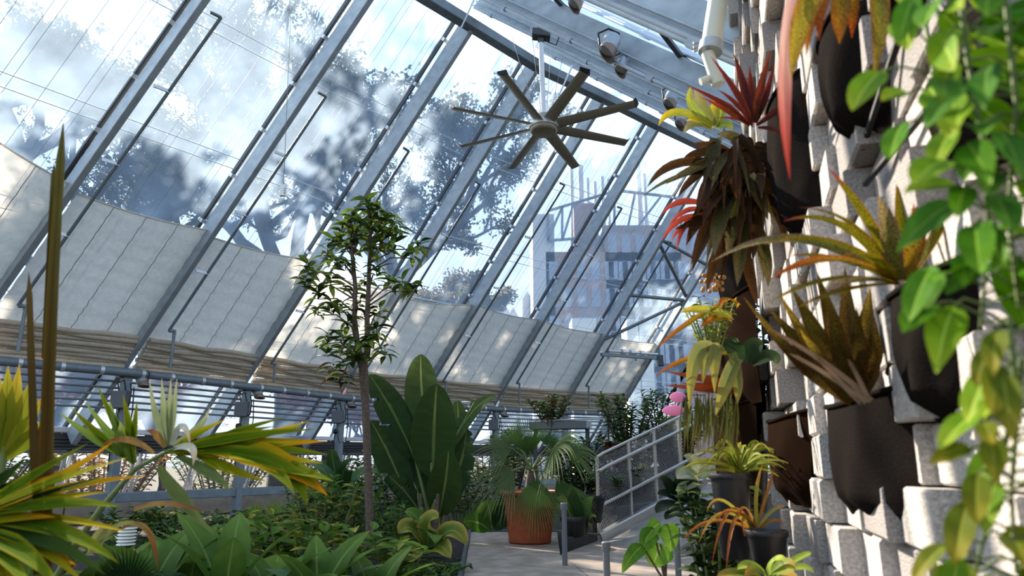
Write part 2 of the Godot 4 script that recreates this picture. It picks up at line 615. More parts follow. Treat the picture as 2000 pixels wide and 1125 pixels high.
func build_glass_house() -> void:
	var wl := setting("wall_left")
	var n := ev.size()
	for k in n:
		var s := M.new()
		s.bar(line(k, FOOT, 0.175, -0.05), line(k, 1.0, 0.175, -0.05), 0.10, 0.35, ov[k], 0.008)
		part(wl, "rafter", s, mat.galvanised)
		if k < n - 1:
			var b := M.new()
			b.bar(rv[k] + Vector3(0, 0.06, 0), rv[k + 1] + Vector3(0, 0.06, 0), 0.20, 0.20, Vector3.UP, 0.01)
			part(wl, "ridge_beam", b, mat.steel_grey)
			var sl := M.new()
			sl.bar(line(k, FOOT, 0.42), line(k + 1, FOOT, 0.42), 0.22, 0.10, Vector3.UP, 0.01)
			part(wl, "window_sill", sl, mat.aluminium)
			var lv := M.new()
			for q in 5:
				lv.bar(line(k, FOOT, 0.32) - Vector3(0, 0.09 + q * 0.06, 0), line(k + 1, FOOT, 0.32) - Vector3(0, 0.09 + q * 0.06, 0), 0.10, 0.022, Vector3.UP)
			lv.bar(line(k, FOOT, 0.38) - Vector3(0, 0.21, 0), line(k + 1, FOOT, 0.38) - Vector3(0, 0.21, 0), 0.02, 0.34, Vector3.UP)
			part(wl, "louvre", lv, mat.dark_steel)
			var base_a := line(k, FOOT, 0.3) * Vector3(1, 0, 1)
			var base_b := line(k + 1, FOOT, 0.3) * Vector3(1, 0, 1)
			var kn := M.new()
			kn.bar(base_a + Vector3(0, 0.10, 0), base_b + Vector3(0, 0.10, 0), 0.25, 0.5, Vector3.UP, 0.01)
			part(wl, "plinth", kn, mat.concrete)
			var lr := M.new()
			lr.bar(ev[k] * Vector3(1, 0, 1) + Vector3(0, 0.42, 0), ev[k + 1] * Vector3(1, 0, 1) + Vector3(0, 0.42, 0), 0.10, 0.16, Vector3.UP, 0.01)
			part(wl, "rail", lr, mat.steel_grey)
		if k > 0:
			var p := M.new()
			var foot := ev[k] * Vector3(1, 0, 1)
			p.bar(foot - Vector3(0, 0.1, 0), foot + Vector3(0, EAVE - 0.1, 0), 0.15, 0.15, tv[k], 0.012)
			part(wl, "post", p, mat.steel_grey)
			var cap := M.new()
			cap.bar(foot + Vector3(0, EAVE - 0.12, 0) - tv[k] * 0.16, foot + Vector3(0, EAVE - 0.12, 0) + tv[k] * 0.16, 0.14, 0.10, Vector3.UP, 0.01)
			part(wl, "bracket", cap, mat.dark_steel)
	# glazing, bay by bay
	var cuts := [FOOT, 0.10, 0.30, 0.50, 0.74, 1.0]
	for k in n - 1:
		var w := setting("window_%d" % (k + 1))
		var mu := M.new()
		mu.bar(line(k, FOOT, 0.50, -0.10), line(k, 1.0, 0.50, -0.10), 0.07, 0.08, ov[k], 0.006)
		mu.bar(line(k, FOOT, 0.44, -0.13), line(k, 1.0, 0.44, -0.13), 0.03, 0.05, ov[k])
		part(w, "mullion", mu, mat.dark_steel)
		for q in 9:
			var cl := M.new()
			var t := q / 8.5
			cl.bar(line(k, t, 0.43, -0.10), line(k, t + 0.008, 0.43, -0.10), 0.12, 0.07, ov[k])
			part(w, "clip", cl, mat.aluminium)
		for q in cuts.size() - 1:
			var g := M.new()
			var rows := []
			for r in 2:
				var t: float = cuts[q + r]
				rows.append(PackedVector3Array([line(k, t, 0.50, -0.07), line(k + 1, t, 0.50, -0.13)]))
			g.grid(rows)
			part(w, "pane", g, mat.misted_glass)
			if q > 0:
				for d in [-0.012, 0.012]:
					var b := M.new()
					var t: float = cuts[q] + d
					b.bar(line(k, t, 0.48, -0.07), line(k + 1, t, 0.48, -0.13), 0.012, 0.012, ov[k])
					part(w, "glazing_bar", b, mat.white_bar)
		# the low vents under the sill
		var top_a := line(k, FOOT, 0.34) - Vector3(0, 0.33, 0)
		var top_b := line(k + 1, FOOT, 0.34) - Vector3(0, 0.33, 0)
		var low_a := Vector3(top_a.x, 0.36, top_a.z) + ov[k] * Vector3(1, 0, 1) * 0.05
		var low_b := Vector3(top_b.x, 0.36, top_b.z) + ov[k] * Vector3(1, 0, 1) * 0.05
		for h in 2:
			var f0 := h * 0.5 + 0.02
			var f1 := h * 0.5 + 0.48
			var ta := top_a.lerp(top_b, f0)
			var tb := top_a.lerp(top_b, f1)
			var la := low_a.lerp(low_b, f0) + ov[k] * Vector3(1, 0, 1) * 0.35
			var lb := low_a.lerp(low_b, f1) + ov[k] * Vector3(1, 0, 1) * 0.35
			var fr := M.new()
			for e in [[ta, tb], [tb, lb], [lb, la], [la, ta]]:
				fr.bar(e[0], e[1], 0.05, 0.05, ov[k])
			var frame := part(w, "vent_frame", fr, mat.aluminium)
			var vp := M.new()
			vp.grid([PackedVector3Array([ta, tb]), PackedVector3Array([la, lb])])
			part(frame, "vent_pane", vp, mat.clear_glass)
			var stay := M.new()
			stay.bar(ta - Vector3(0, 0.03, 0) - ov[k] * Vector3(1, 0, 1) * 0.25, la.lerp(lb, 0.04), 0.02, 0.02)
			part(w, "stay", stay, mat.aluminium)
	# bracing of the farthest bay
	for q in [[7, 472, 8, 520], [7, 480, 8, 585], [7, 580, 8, 590], [7, 668, 8, 592]]:
		var br := M.new()
		br.tube(PackedVector3Array([line(q[0], t_at(q[0], q[1]), 0.1), line(q[2], t_at(q[2], q[3]), 0.1)]), [0.055], 8)
		part(wl, "brace", br, mat.steel_grey)

# the bays to the left of the frame and behind the camera, where the house goes on
func build_rest_of_house() -> void:
	var keep := [ev, rv, tv, ov]
	var e := ev.duplicate()
	var r := rv.duplicate()
	var de: Vector3 = ev[1] - ev[0]
	var dr: Vector3 = rv[1] - rv[0]
	ev = [e[0]]
	rv = [r[0]]
	for k in 4:
		de = de.rotated(Vector3.UP, 0.06)
		dr = dr.rotated(Vector3.UP, 0.06)
		ev.append(ev[-1] - de)
		rv.append(rv[-1] - dr)
	ev.reverse()
	rv.reverse()
	tv = []
	ov = []
	for k in ev.size():
		tv.append((ev[mini(k + 1, ev.size() - 1)] - ev[maxi(k - 1, 0)]).normalized())
		var o := (rv[k] - ev[k]).normalized().cross(tv[k])
		ov.append((o if o.y > 0 else -o).normalized())
	var w := setting("wall_behind")
	for k in ev.size() - 1:
		var s := M.new()
		s.bar(line(k, FOOT, 0.175, -0.05), line(k, 1.0, 0.175, -0.05), 0.10, 0.35, ov[k], 0.008)
		s.bar(rline(k, 0.0, 0.22), rline(k, 5.4, 0.22), 0.10, 0.36, Vector3.UP, 0.008)
		part(w, "rafter", s, mat.galvanised)
		var b := M.new()
		b.bar(rv[k] + Vector3(0, 0.06, 0), rv[k + 1] + Vector3(0, 0.06, 0), 0.20, 0.20, Vector3.UP, 0.01)
		part(w, "ridge_beam", b, mat.steel_grey)
		var g := M.new()
		g.grid([PackedVector3Array([line(k, FOOT, 0.5), line(k + 1, FOOT, 0.5)]), PackedVector3Array([line(k, 1.0, 0.5), line(k + 1, 1.0, 0.5)])])
		part(w, "pane", g, mat.misted_glass)
		var h := M.new()
		h.grid([PackedVector3Array([rline(k, 0.0, 0.47), rline(k + 1, 0.0, 0.47)]), PackedVector3Array([rline(k, 5.4, 0.47), rline(k + 1, 5.4, 0.47)])])
		part(w, "roof_pane", h, mat.misted_glass)
	# their blinds, drawn up rather higher
	for k in [ev.size() - 2, ev.size() - 3, ev.size() - 4]:
		var cl := M.new()
		var rows := []
		for step in 13:
			var t := lerpf(0.42, 0.01, step / 12.0)
			rows.append(PackedVector3Array([line(k, t, 0.2, 0.08), line(k, t, 0.2, 0.08).lerp(line(k + 1, t, 0.2, -0.1), 0.5) - ov[k] * 0.02, line(k + 1, t, 0.2, -0.1)]))
		cl.grid(rows)
		part(w, "blind_cloth", cl, mat.shade_cloth)
	ev = keep[0]
	rv = keep[1]
	tv = keep[2]
	ov = keep[3]

func right_dir(k: int) -> Vector3:
	var t := rv[mini(k + 1, rv.size() - 1)] - rv[maxi(k - 1, 0)]
	return Vector3(-t.z, 0, t.x).normalized()

func rline(k: int, s: float, up := 0.0, along := 0.0) -> Vector3:      # s metres to the right of the ridge, on the lower edge of a right-hand rafter
	return rv[k] + Vector3(0, 0.50 - 0.89 * s + up, 0) + right_dir(k) * s + tv[k] * along

func build_right_roof() -> void:
	var c := setting("ceiling")
	var n := rv.size()
	for k in range(1, n):
		var s := M.new()
		var far := 6.6
		s.bar(rline(k, 0.0, 0.20), rline(k, far, 0.20), 0.10, 0.33, Vector3.UP, 0.008)
		part(c, "roof_rafter", s, mat.galvanised)
		var fl := M.new()
		fl.bar(rline(k, 0.0, 0.0), rline(k, far, 0.0), 0.18, 0.025, Vector3.UP)
		part(c, "rafter_flange", fl, mat.galvanised)
		var pi_ := M.new()
		pi_.tube(PackedVector3Array([rline(k, 0.1, -0.08, -0.16), rline(k, far, -0.08, -0.16)]), [0.022], 8)
		pi_.tube(PackedVector3Array([rline(k, 0.1, 0.10, -0.10), rline(k, far, 0.10, -0.10)]), [0.014], 6)
		part(c, "conduit", pi_, mat.galvanised)
		var cl := M.new()
		for q in 6:
			cl.bar(rline(k, 0.5 + q * 1.05, -0.08, -0.16), rline(k, 0.56 + q * 1.05, -0.08, -0.16), 0.06, 0.06)
		part(c, "coupling", cl, mat.galvanised)
		if k < n - 1:
			for q in 5:
				var pu := M.new()
				var at := 0.4 + q * 1.55
				pu.bar(rline(k, at, 0.42), rline(k + 1, at, 0.42), 0.05, 0.05)
				part(c, "purlin", pu, mat.dark_steel)
				if q < 4:
					var g := M.new()
					g.grid([PackedVector3Array([rline(k, at, 0.47), rline(k + 1, at, 0.47)]), PackedVector3Array([rline(k, at + 1.55, 0.47), rline(k + 1, at + 1.55, 0.47)])])
					part(c, "roof_pane", g, mat.misted_glass)
			var cap := M.new()
			cap.grid([PackedVector3Array([line(k, 1.0, 0.50), line(k + 1, 1.0, 0.50)]), PackedVector3Array([rline(k, 0.4, 0.47), rline(k + 1, 0.4, 0.47)])])
			part(c, "ridge_pane", cap, mat.misted_glass)
	# twin pipes half way between the two nearest rafters, with a tee and its rods
	var pp := M.new()
	for q in [0.0, 0.09]:
		pp.tube(PackedVector3Array([P(1086, -14 - q * 40, 9.4), P(1400, 132 - q * 60, 6.2)]), [0.032 - q * 0.1], 8)
	part(c, "sprinkler_pipe", pp, mat.aluminium)
	var tee := M.new()
	tee.bar(P(1255, 65, 7.6), P(1268, 71, 7.5), 0.09, 0.09, Vector3.UP, 0.01)
	tee.tube(PackedVector3Array([P(1262, 66, 7.55), P(1268, 55, 7.55)]), [0.012], 6)
	part(c, "pipe_tee", tee, mat.aluminium)

func build_block_wall() -> void:
	var w := setting("wall_right")
	var bd := Vector3(0.17, 0, -1).normalized()
	var nw := Vector3(-1, 0, -0.17).normalized()
	var ax := Vector3(sin(deg_to_rad(18.0)), 0, -cos(deg_to_rad(18.0)))
	var side := Vector3(-ax.z, 0, ax.x)      # to the right, into the wall
	var shapes: Array[ArrayMesh] = []
	for k in 4:
		var m := M.new()
		var L := 0.388
		var bev := 0.006 + 0.002 * k
		m.bar(Vector3(0, 0, L / 2), Vector3(0, 0, -L / 2), 0.24, 0.188 - 0.002 * (k % 2), Vector3.UP, bev)
		shapes.append(m.mesh())
	var turn := Basis(Vector3.UP, atan2(-ax.x, -ax.z))
	for course in 25:
		for j in 10:
			var z := 1.0 + j * 0.4 + (0.2 if course % 2 else 0.0)
			if z > 4.75:
				continue
			var q := Vector3(0.94 + 0.17 * z, course * 0.195 + 0.05, -z)
			var push := rng.randf_range(-0.025, 0.05) + (0.02 if (course * 7 + j * 3) % 5 == 0 else 0.0)
			q += nw * (push - 0.10)
			part(w, "block", shapes[rng.randi() % 4], mat.block_light if rng.randf() < 0.6 else mat.block_dark, Transform3D(turn * Basis(Vector3.UP, rng.randf_range(-0.03, 0.03)), q))
	var core := M.new()
	var c0 := Vector3(0.94 + 0.17 * 0.7, 0, -0.7) - nw * 0.42
	var c1 := Vector3(0.94 + 0.17 * 4.9, 0, -4.9) - nw * 0.42
	core.prism(PackedVector3Array([c0 + nw * 0.26, c1 + nw * 0.26, c1 - nw * 0.2, c0 - nw * 0.2]), Vector3(0, 4.9, 0))
	part(w, "core", core, mat.block_dark)
	var nb := setting("wall_north")
	var b := M.new()
	var far := 6.7
	for k in range(2, rv.size() - 1):
		var a0 := rline(k, far) * Vector3(1, 0, 1)
		var a1 := rline(k + 1, far) * Vector3(1, 0, 1)
		b.bar(a0 + Vector3(0, 1.55, 0), a1 + Vector3(0, 1.55, 0), 0.25, 3.5)
	part(nb, "north_wall", b, mat.masonry)


# ---------------------------------------------------------------- what stands beyond the glass
func grow(p: Vector3, d: Vector3, L: float, r: float, depth: int, wood: M, tips: Array, spread: float) -> void:
	var q := p
	var dir := d
	var pts := PackedVector3Array([p])
	for k in 4:
		dir = (dir + Vector3(rng.randf_range(-1, 1), rng.randf_range(-0.6, 0.9), rng.randf_range(-1, 1)) * 0.2).normalized()
		q += dir * L / 4.0
		pts.append(q)
		if depth <= 1:
			tips.append(q)
	wood.tube(pts, [r, r * 0.92, r * 0.84, r * 0.76, r * 0.66], 6 if depth > 2 else 4, false)
	if depth == 0:
		return
	var n := 3 if depth > 1 else 3
	for k in n:
		var side := Vector3(rng.randf_range(-1, 1), rng.randf_range(-0.25, 0.75), rng.randf_range(-1, 1)).normalized()
		grow(pts[4 - k % 2], (dir + side * spread).normalized(), L * rng.randf_range(0.62, 0.82), r * 0.62, depth - 1, wood, tips, spread)

func sprig(size: float, cols: Array) -> M:
	var m := M.new()
	for k in 5:
		var d := Vector3(rng.randf_range(-1, 1), rng.randf_range(-0.7, 0.7), rng.randf_range(-1, 1)).normalized()
		var col: Color = cols[rng.randi() % cols.size()]
		var a := Vector3(rng.randf_range(-1, 1), rng.randf_range(-1, 1), rng.randf_range(-1, 1)) * size * 0.5
		m.add(blade(a, a + d * size * 0.5, a + d * size, size * 0.5, "oval", pal(col, col), Vector3(rng.randf_range(-1, 1), 1, rng.randf_range(-1, 1)).normalized(), 3, 0.1), Transform3D())
	return m

func far_tree(called: String, label: String, at: Vector3, lean: Vector3, trunk: float, L: float, r: float, depth: int, per: int, leaf_size: float, cols: Array, spread := 0.85, group := "") -> void:
	var root := thing(called, label, "tree", at, group)
	var wood := M.new()
	var tips := []
	var top := Vector3(lean.x, trunk, lean.z)
	wood.tube(PackedVector3Array([Vector3(0, -0.3, 0), top * 0.35 + Vector3(0.1, 0, 0), top * 0.7, top]), [r * 1.35, r * 1.05, r, r * 0.92], 10, false)
	var n := 5
	for k in n:
		var g := k * TAU / n + rng.randf()
		grow(top, Vector3(cos(g) * 0.8, rng.randf_range(0.45, 1.1), sin(g) * 0.8).normalized(), L, r * 0.62, depth, wood, tips, spread)
	part(root, "trunk", wood, mat.far_bark)
	var mm := MultiMesh.new()
	mm.transform_format = MultiMesh.TRANSFORM_3D
	mm.mesh = sprig(leaf_size, cols).mesh()
	mm.instance_count = tips.size() * per
	for k in mm.instance_count:
		var p: Vector3 = tips[k % tips.size()] + Vector3(rng.randf_range(-1, 1), rng.randf_range(-1, 1), rng.randf_range(-1, 1)) * leaf_size * 2.2
		mm.set_instance_transform(k, Transform3D(Basis.from_euler(Vector3(rng.randf() * TAU, rng.randf() * TAU, rng.randf() * TAU)).scaled(Vector3.ONE * rng.randf_range(0.7, 1.3)), p))
	var o := MultiMeshInstance3D.new()
	o.name = "foliage"
	o.multimesh = mm
	o.material_override = mat.leaf
	o.set_meta("kind", "stuff")
	root.add_child(o)

func build_outside() -> void:
	var g := setting("lawn")
	var s := M.new()
	s.prism(PackedVector3Array([Vector3(-120, -1.2, 30), Vector3(120, -1.2, 30), Vector3(120, -1.2, -160), Vector3(-120, -1.2, -160)]), Vector3(0, 0.85, 0))
	part(g, "ground", s, mat.lawn)
	var oak := [rgb(58, 66, 40), rgb(74, 80, 44), rgb(48, 58, 40), rgb(104, 92, 50)]
	far_tree("oak_tree", "large dark spreading tree outside with a forked trunk, left of the hanging sensor", Vector3(-10.6, -0.3, -33), Vector3(-0.5, 10.0, 0), 10.0, 5.0, 0.60, 4, 3, 0.20, oak)
	far_tree("oak_tree", "large tree outside at the left edge, high behind the white hanging blinds", Vector3(-22.5, -0.3, -34), Vector3(0.6, 9.5, 0), 9.5, 4.4, 0.6, 4, 3, 0.20, oak)
	far_tree("oak_tree", "tall leafy tree outside whose crown fills the panes left of the fan", Vector3(-5.4, -0.3, -33), Vector3(-0.4, 10.2, 0), 10.2, 4.2, 0.45, 4, 5, 0.19, oak, 0.8)
	far_tree("leaning_oak", "dark leafy crown outside at the top left corner, nearest of the outside trees", Vector3(-18.6, -0.3, -23.5), Vector3(1.1, 11.8, 1.0), 11.8, 2.1, 0.34, 3, 6, 0.20, oak, 0.9)
	far_tree("slender_tree", "smaller pale tree outside seen below and left of the fan", Vector3(-3.3, -0.3, -42), Vector3(0, 7.2, 0), 7.2, 2.3, 0.22, 3, 12, 0.20, [rgb(84, 92, 66), rgb(104, 108, 78), rgb(120, 110, 80)], 0.9)
	far_tree("slender_tree", "far small tree outside just left of the tall building", Vector3(0.4, -0.3, -46), Vector3(0, 5.8, 0), 5.8, 1.6, 0.16, 3, 8, 0.18, [rgb(96, 96, 66), rgb(150, 130, 80)], 0.9)
	var au := [rgb(176, 96, 70), rgb(150, 84, 66), rgb(196, 130, 84), rgb(120, 92, 60)]
	var k := 0
	for q in [[95, 20.0, "left of the first post"], [330, 24.0, "between the first two posts"], [640, 27.0, "left of the slim indoor tree"], [740, 30.0, "right of the slim indoor tree"]]:
		var p := P(q[0], 800, q[1])
		far_tree("autumn_tree", "low russet autumn tree outside under the eave, " + q[2], Vector3(p.x, -0.3, p.z), Vector3(0, 1.6, 0), 1.6, 1.3, 0.12, 3, 9, 0.12, au, 0.9, "russet trees beyond the low panes")
		k += 1
	var bc := [[rgb(150, 120, 70), rgb(120, 100, 60), rgb(170, 110, 70)], [rgb(110, 116, 60), rgb(140, 136, 70), rgb(90, 96, 56)]]
	var bw := ["left of the first post", "between the first and second posts", "below the second post", "between second and third posts", "behind the slim tree", "behind the paddle leaves", "behind the potted palm", "behind the terrace"]
	for j in 8:
		var fp := line(j, FOOT, 2.4).lerp(line(j + 1, FOOT, 2.4), 0.6)
		var bo := thing("garden_bush", "low rough bush outside the tilted vents, " + bw[j], "bush", Vector3(fp.x, -0.35, fp.z), "rough bushes outside the vents")
		var c0: Array = bc[j % 2]
		var p5 := []
		for col in [c0[0], c0[1], c0[2], c0[0], c0[1]]:
			p5.append(pal(col, col))
		shrub(bo, 1.9, 1.6, 26, 44, 0.19, 0.08, "oval", p5, true, "bark", 0.05)
	rng.seed = 77
	# tall building
	var z := 80.0
	var b := thing("brick_building", "tall brick and glass building outside, with chimneys and open roof frames", "building", Vector3(P(1200, 600, z).x, -0.3, -z))
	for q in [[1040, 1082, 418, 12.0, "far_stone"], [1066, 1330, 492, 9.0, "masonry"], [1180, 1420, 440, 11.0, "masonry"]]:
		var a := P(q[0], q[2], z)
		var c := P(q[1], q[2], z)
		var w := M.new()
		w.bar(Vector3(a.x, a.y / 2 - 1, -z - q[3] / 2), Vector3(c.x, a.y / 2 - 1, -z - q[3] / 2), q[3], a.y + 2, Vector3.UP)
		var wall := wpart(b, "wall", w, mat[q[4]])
		if q[4] == "masonry":
			for row in 7:
				for col in int((c.x - a.x) / 1.7):
					var win := M.new()
					var at := Vector3(a.x + 0.9 + col * 1.7, a.y - 2.4 - row * 3.4, -z + 0.06)
					if at.y < 1.5:
						continue
					win.bar(at + Vector3(-0.55, 0, 0), at + Vector3(0.55, 0, 0), 0.10, 2.3)
					wpart(b, "window", win, mat.far_window)
	for q in [[1120, 400, 325, 10], [1138, 400, 324, 15], [1152, 400, 348, 8], [1167, 420, 355, 9], [1182, 420, 345, 9], [1194, 430, 350, 6], [1256, 440, 322, 14], [1268, 440, 340, 9]]:
		var lo := P(q[0], q[1] + 90, z + 3)
		var hi := P(q[0], q[2], z + 3)
		var ch := M.new()
		var r: float = q[3] / FOCAL * z * 0.5
		ch.lathe([[r, 0.0], [r, (hi.y - lo.y) * 0.5], [r * 0.8, (hi.y - lo.y) * 0.56], [r * 0.8, hi.y - lo.y], [0.01, hi.y - lo.y]], 10, Vector3(lo.x, lo.y, -z - 3))
		wpart(b, "chimney", ch, mat.far_stone)
	var house := M.new()
	var h0 := P(1118, 405, z + 3)
	house.bar(Vector3(h0.x, h0.y - 3.5, -z - 4), Vector3(P(1158, 405, z + 3).x, h0.y - 3.5, -z - 4), 5.0, 7.0)
	wpart(b, "roof_house", house, mat.masonry)
	for q in [[1070, 412, 1205, 372], [1070, 412, 1070, 470], [1098, 404, 1098, 470], [1098, 404, 1070, 470], [1120, 398, 1098, 470], [1200, 374, 1200, 450], [1205, 372, 1400, 395], [1240, 378, 1225, 450], [1290, 385, 1240, 450], [1330, 388, 1330, 450], [1070, 470, 1180, 462]]:
		var t := M.new()
		t.bar(P(q[0], q[1], z - 0.5), P(q[2], q[3], z - 0.5), 0.28, 0.28)
		wpart(b, "roof_frame", t, mat.far_steel)
	var low := thing("stone_house", "low pale building outside with small pointed gables, left of the tall building", "building", Vector3(P(1010, 640, 95).x, -0.3, -95))
	var lw := M.new()
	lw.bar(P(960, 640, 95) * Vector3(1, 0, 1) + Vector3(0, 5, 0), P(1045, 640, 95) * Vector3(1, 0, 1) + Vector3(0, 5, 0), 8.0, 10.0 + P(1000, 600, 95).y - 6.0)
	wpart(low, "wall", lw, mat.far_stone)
	for q in [[968, 600], [985, 592], [1002, 600], [1030, 568]]:
		var ga := M.new()
		var p := P(q[0], q[1], 92)
		ga.prism(PackedVector3Array([p + Vector3(-0.7, -4.0, 0), p + Vector3(0.7, -4.0, 0), p + Vector3(0.7, -1.2, 0), p, p + Vector3(-0.7, -1.2, 0)]), Vector3(0, 0, -2.0))
		wpart(low, "gable", ga, mat.far_stone)
	var cab := thing("white_cabin", "white boxy plant room outside, low in front of the tall building", "building", Vector3(P(1240, 640, 60).x, -0.3, -60))
	for q in [[1218, 1240, 630], [1242, 1266, 632], [1114, 1160, 628]]:
		var wb := M.new()
		var a := P(q[0], q[2], 60)
		var c := P(q[1], q[2], 60)
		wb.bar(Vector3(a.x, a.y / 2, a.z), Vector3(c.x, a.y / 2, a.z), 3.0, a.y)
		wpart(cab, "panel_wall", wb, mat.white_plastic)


# ---------------------------------------------------------------- pipes, shades, fan
func tube_thing(called: String, label: String, cat: String, group: String, piece: String, pts: PackedVector3Array, r: float, m: Material, sides := 10) -> Node3D:
	var o := thing(called, label, cat, pts[0], group)
	var s := M.new()
	s.tube(pts, [r], sides)
	wpart(o, piece, s, m)
	return o

func build_pipes() -> void:
	var main := PackedVector3Array()
	for k in ev.size() - 1:
		main.append(ev[k] - ov[k] * 0.16 + Vector3(0, 0.02, 0))
	var hp := tube_thing("heating_pipe", "thick grey pipe running under the lower edge of the white blinds", "pipe", "", "run", main, 0.075, mat.steel_grey, 14)
	for k in range(0, main.size() - 1):
		for f in [0.08, 0.30, 0.55, 0.8]:
			var cl := M.new()
			var q := main[k].lerp(main[k + 1], f)
			cl.tube(PackedVector3Array([q - tv[k] * 0.03, q + tv[k] * 0.03]), [0.086], 12)
			wpart(hp, "clamp", cl, mat.aluminium)
	var names := ["topmost", "second", "middle", "fourth", "lowest"]
	for j in 5:
		var pts := PackedVector3Array()
		for k in ev.size() - 1:
			pts.append(ev[k] + ov[k] * Vector3(1, 0, 1) * 0.22 + Vector3(0, -0.22 - j * 0.115, 0))
		tube_thing("thin_pipe", names[j] + " of the five thin dark pipes below the thick grey pipe", "pipe", "thin pipes below the eave pipe", "run", pts, 0.022, mat.steel_grey, 8)
	# a drip pipe down the right of every rafter
	var ord := ["leftmost", "second from the left", "third from the left", "fourth from the left", "fifth from the left", "sixth from the left", "last on the right"]
	var q := [[1, 18, 590], [2, 176, 640], [3, 285, 705], [4, 352, 735], [5, 355, 742], [6, 402, 746], [7, 470, 752]]
	for j in q.size():
		var k: int = q[j][0]
		var a := line(k, t_at(k, q[j][1]), -0.02, 0.24)
		var b := line(k, t_at(k, q[j][2]), -0.02, 0.24)
		var o := thing("drip_pipe", "grey drip pipe along a rafter, bent down to the thick pipe, " + ord[j], "pipe", a, "drip pipes along the rafters")
		var s := M.new()
		s.tube(PackedVector3Array([a - tv[k] * 0.16, a - tv[k] * 0.01 , a, a.lerp(b, 0.02), b]), [0.026], 8)
		wpart(o, "sloping_run", s, mat.steel_grey)
		var el := M.new()
		var c := b + tv[k] * 0.10
		el.tube(PackedVector3Array([b, b.lerp(c, 0.3), c, c - Vector3(0, 0.06, 0)]), [0.036], 8)
		wpart(o, "elbow", el, mat.steel_grey)
		var dn := M.new()
		dn.tube(PackedVector3Array([c, Vector3(c.x, EAVE + 0.02, c.z)]), [0.028], 8)
		wpart(o, "downpipe", dn, mat.steel_grey)
		for f in [0.25, 0.5, 0.75]:
			var cl := M.new()
			var p := a.lerp(b, f)
			cl.bar(p - tv[k] * 0.22, p + tv[k] * 0.02, 0.03, 0.05)
			wpart(o, "clip", cl, mat.aluminium)
	# boxes and cables on the posts
	var which := ["first", "second", "third", "fourth", "fifth", "sixth"]
	for k in range(2, 7):
		var n := Vector3(-tv[k].z, 0, tv[k].x) * -1.0
		var toward := -(ev[k] * Vector3(1, 0, 1)).normalized()
		var at := ev[k] + Vector3(0, -0.55, 0) + toward * 0.13
		var o := thing("junction_box", "grey control box with black cables on the %s post from the left" % which[k - 2], "control box", at, "control boxes on the posts")
		var bx := M.new()
		bx.bar(Vector3(-0.20, 0, 0), Vector3(0.06, 0, 0), 0.12, 0.30, Vector3.UP, 0.012)
		part(o, "box", bx, mat.grey_plastic)
		var cab := M.new()
		cab.tube(PackedVector3Array([Vector3(0.08, 0.28, 0), Vector3(0.13, 0.12, 0.03), Vector3(0.12, -0.1, 0.03), Vector3(0.06, -0.13, 0)]), [0.013], 6)
		cab.tube(PackedVector3Array([Vector3(-0.05, -0.13, 0), Vector3(-0.07, -0.35, 0.02), Vector3(0.02, -0.62, 0.02), Vector3(0.16, -0.55, 0.02), Vector3(0.19, -0.2, 0.02), Vector3(0.15, 0.2, 0)]), [0.011], 6)
		cab.tube(PackedVector3Array([Vector3(-0.1, 0.14, 0), Vector3(-0.14, 0.28, 0), Vector3(-0.04, 0.34, 0), Vector3(0.02, 0.15, 0)]), [0.012], 6)
		cab.tube(PackedVector3Array([Vector3(-0.1, -0.3, 0.02), Vector3(-0.12, -0.6, 0), Vector3(-0.1, -1.2, 0)]), [0.014], 6)
		part(o, "cable", cab, mat.black_rubber)
		var plug := M.new()
		plug.lathe([[0.0, -0.06], [0.05, -0.05], [0.06, 0.0], [0.05, 0.05], [0.0, 0.06]], 12, Vector3(-0.10, -0.34, 0.02))
		part(o, "plug", plug, mat.black_plastic)
		var lp := thing("flood_lamp", "small black and bronze lamp under the pipe beside the %s post" % which[k - 2], "lamp", ev[k] + tv[k] * 0.28 + toward * 0.1 + Vector3(0, -0.22, 0), "lamps under the eave pipe")
		lamp_parts(lp, Vector3(0.5, -0.75, 0.2).normalized(), 0.09)

func lamp_parts(o: Node3D, look: Vector3, r: float) -> void:
	var turn := Transform3D(Basis(Quaternion(Vector3.UP, -look)), Vector3.ZERO)
	var body := M.new()
	body.lathe([[0.0, r * 1.6], [r * 0.85, r * 1.55], [r, r * 1.2], [r, -r * 0.5], [r * 0.8, -r * 0.55], [0.0, -r * 0.45]], 18)
	part(o, "lamp_body", body, mat.galvanised, turn)
	var rows := []
	for j in 3:
		var row := PackedVector3Array()
		for s in 19:
			var g := -TAU * s / 18
			var rr: float = r * [1.04, 1.06, 0.92][j]
			var y: float = [-r * 0.3, -r * (1.15 + 0.65 * cos(g)), -r * (1.1 + 0.62 * cos(g))][j]
			row.append(Vector3(cos(g) * rr, y, sin(g) * rr))
		rows.append(row)
	rows.reverse()
	var shield := M.new()
	shield.grid(rows, true)
	part(o, "glare_shield", shield, mat.bronze, turn)
	var yoke := M.new()
	yoke.tube(PackedVector3Array([Vector3(r * 1.1, r * 0.3, 0), Vector3(r * 1.2, r * 1.8, 0), Vector3(0, r * 2.4, 0), Vector3(-r * 1.2, r * 1.8, 0), Vector3(-r * 1.1, r * 0.3, 0)]), [r * 0.13], 6)
	part(o, "yoke", yoke, mat.black_plastic, Transform3D())

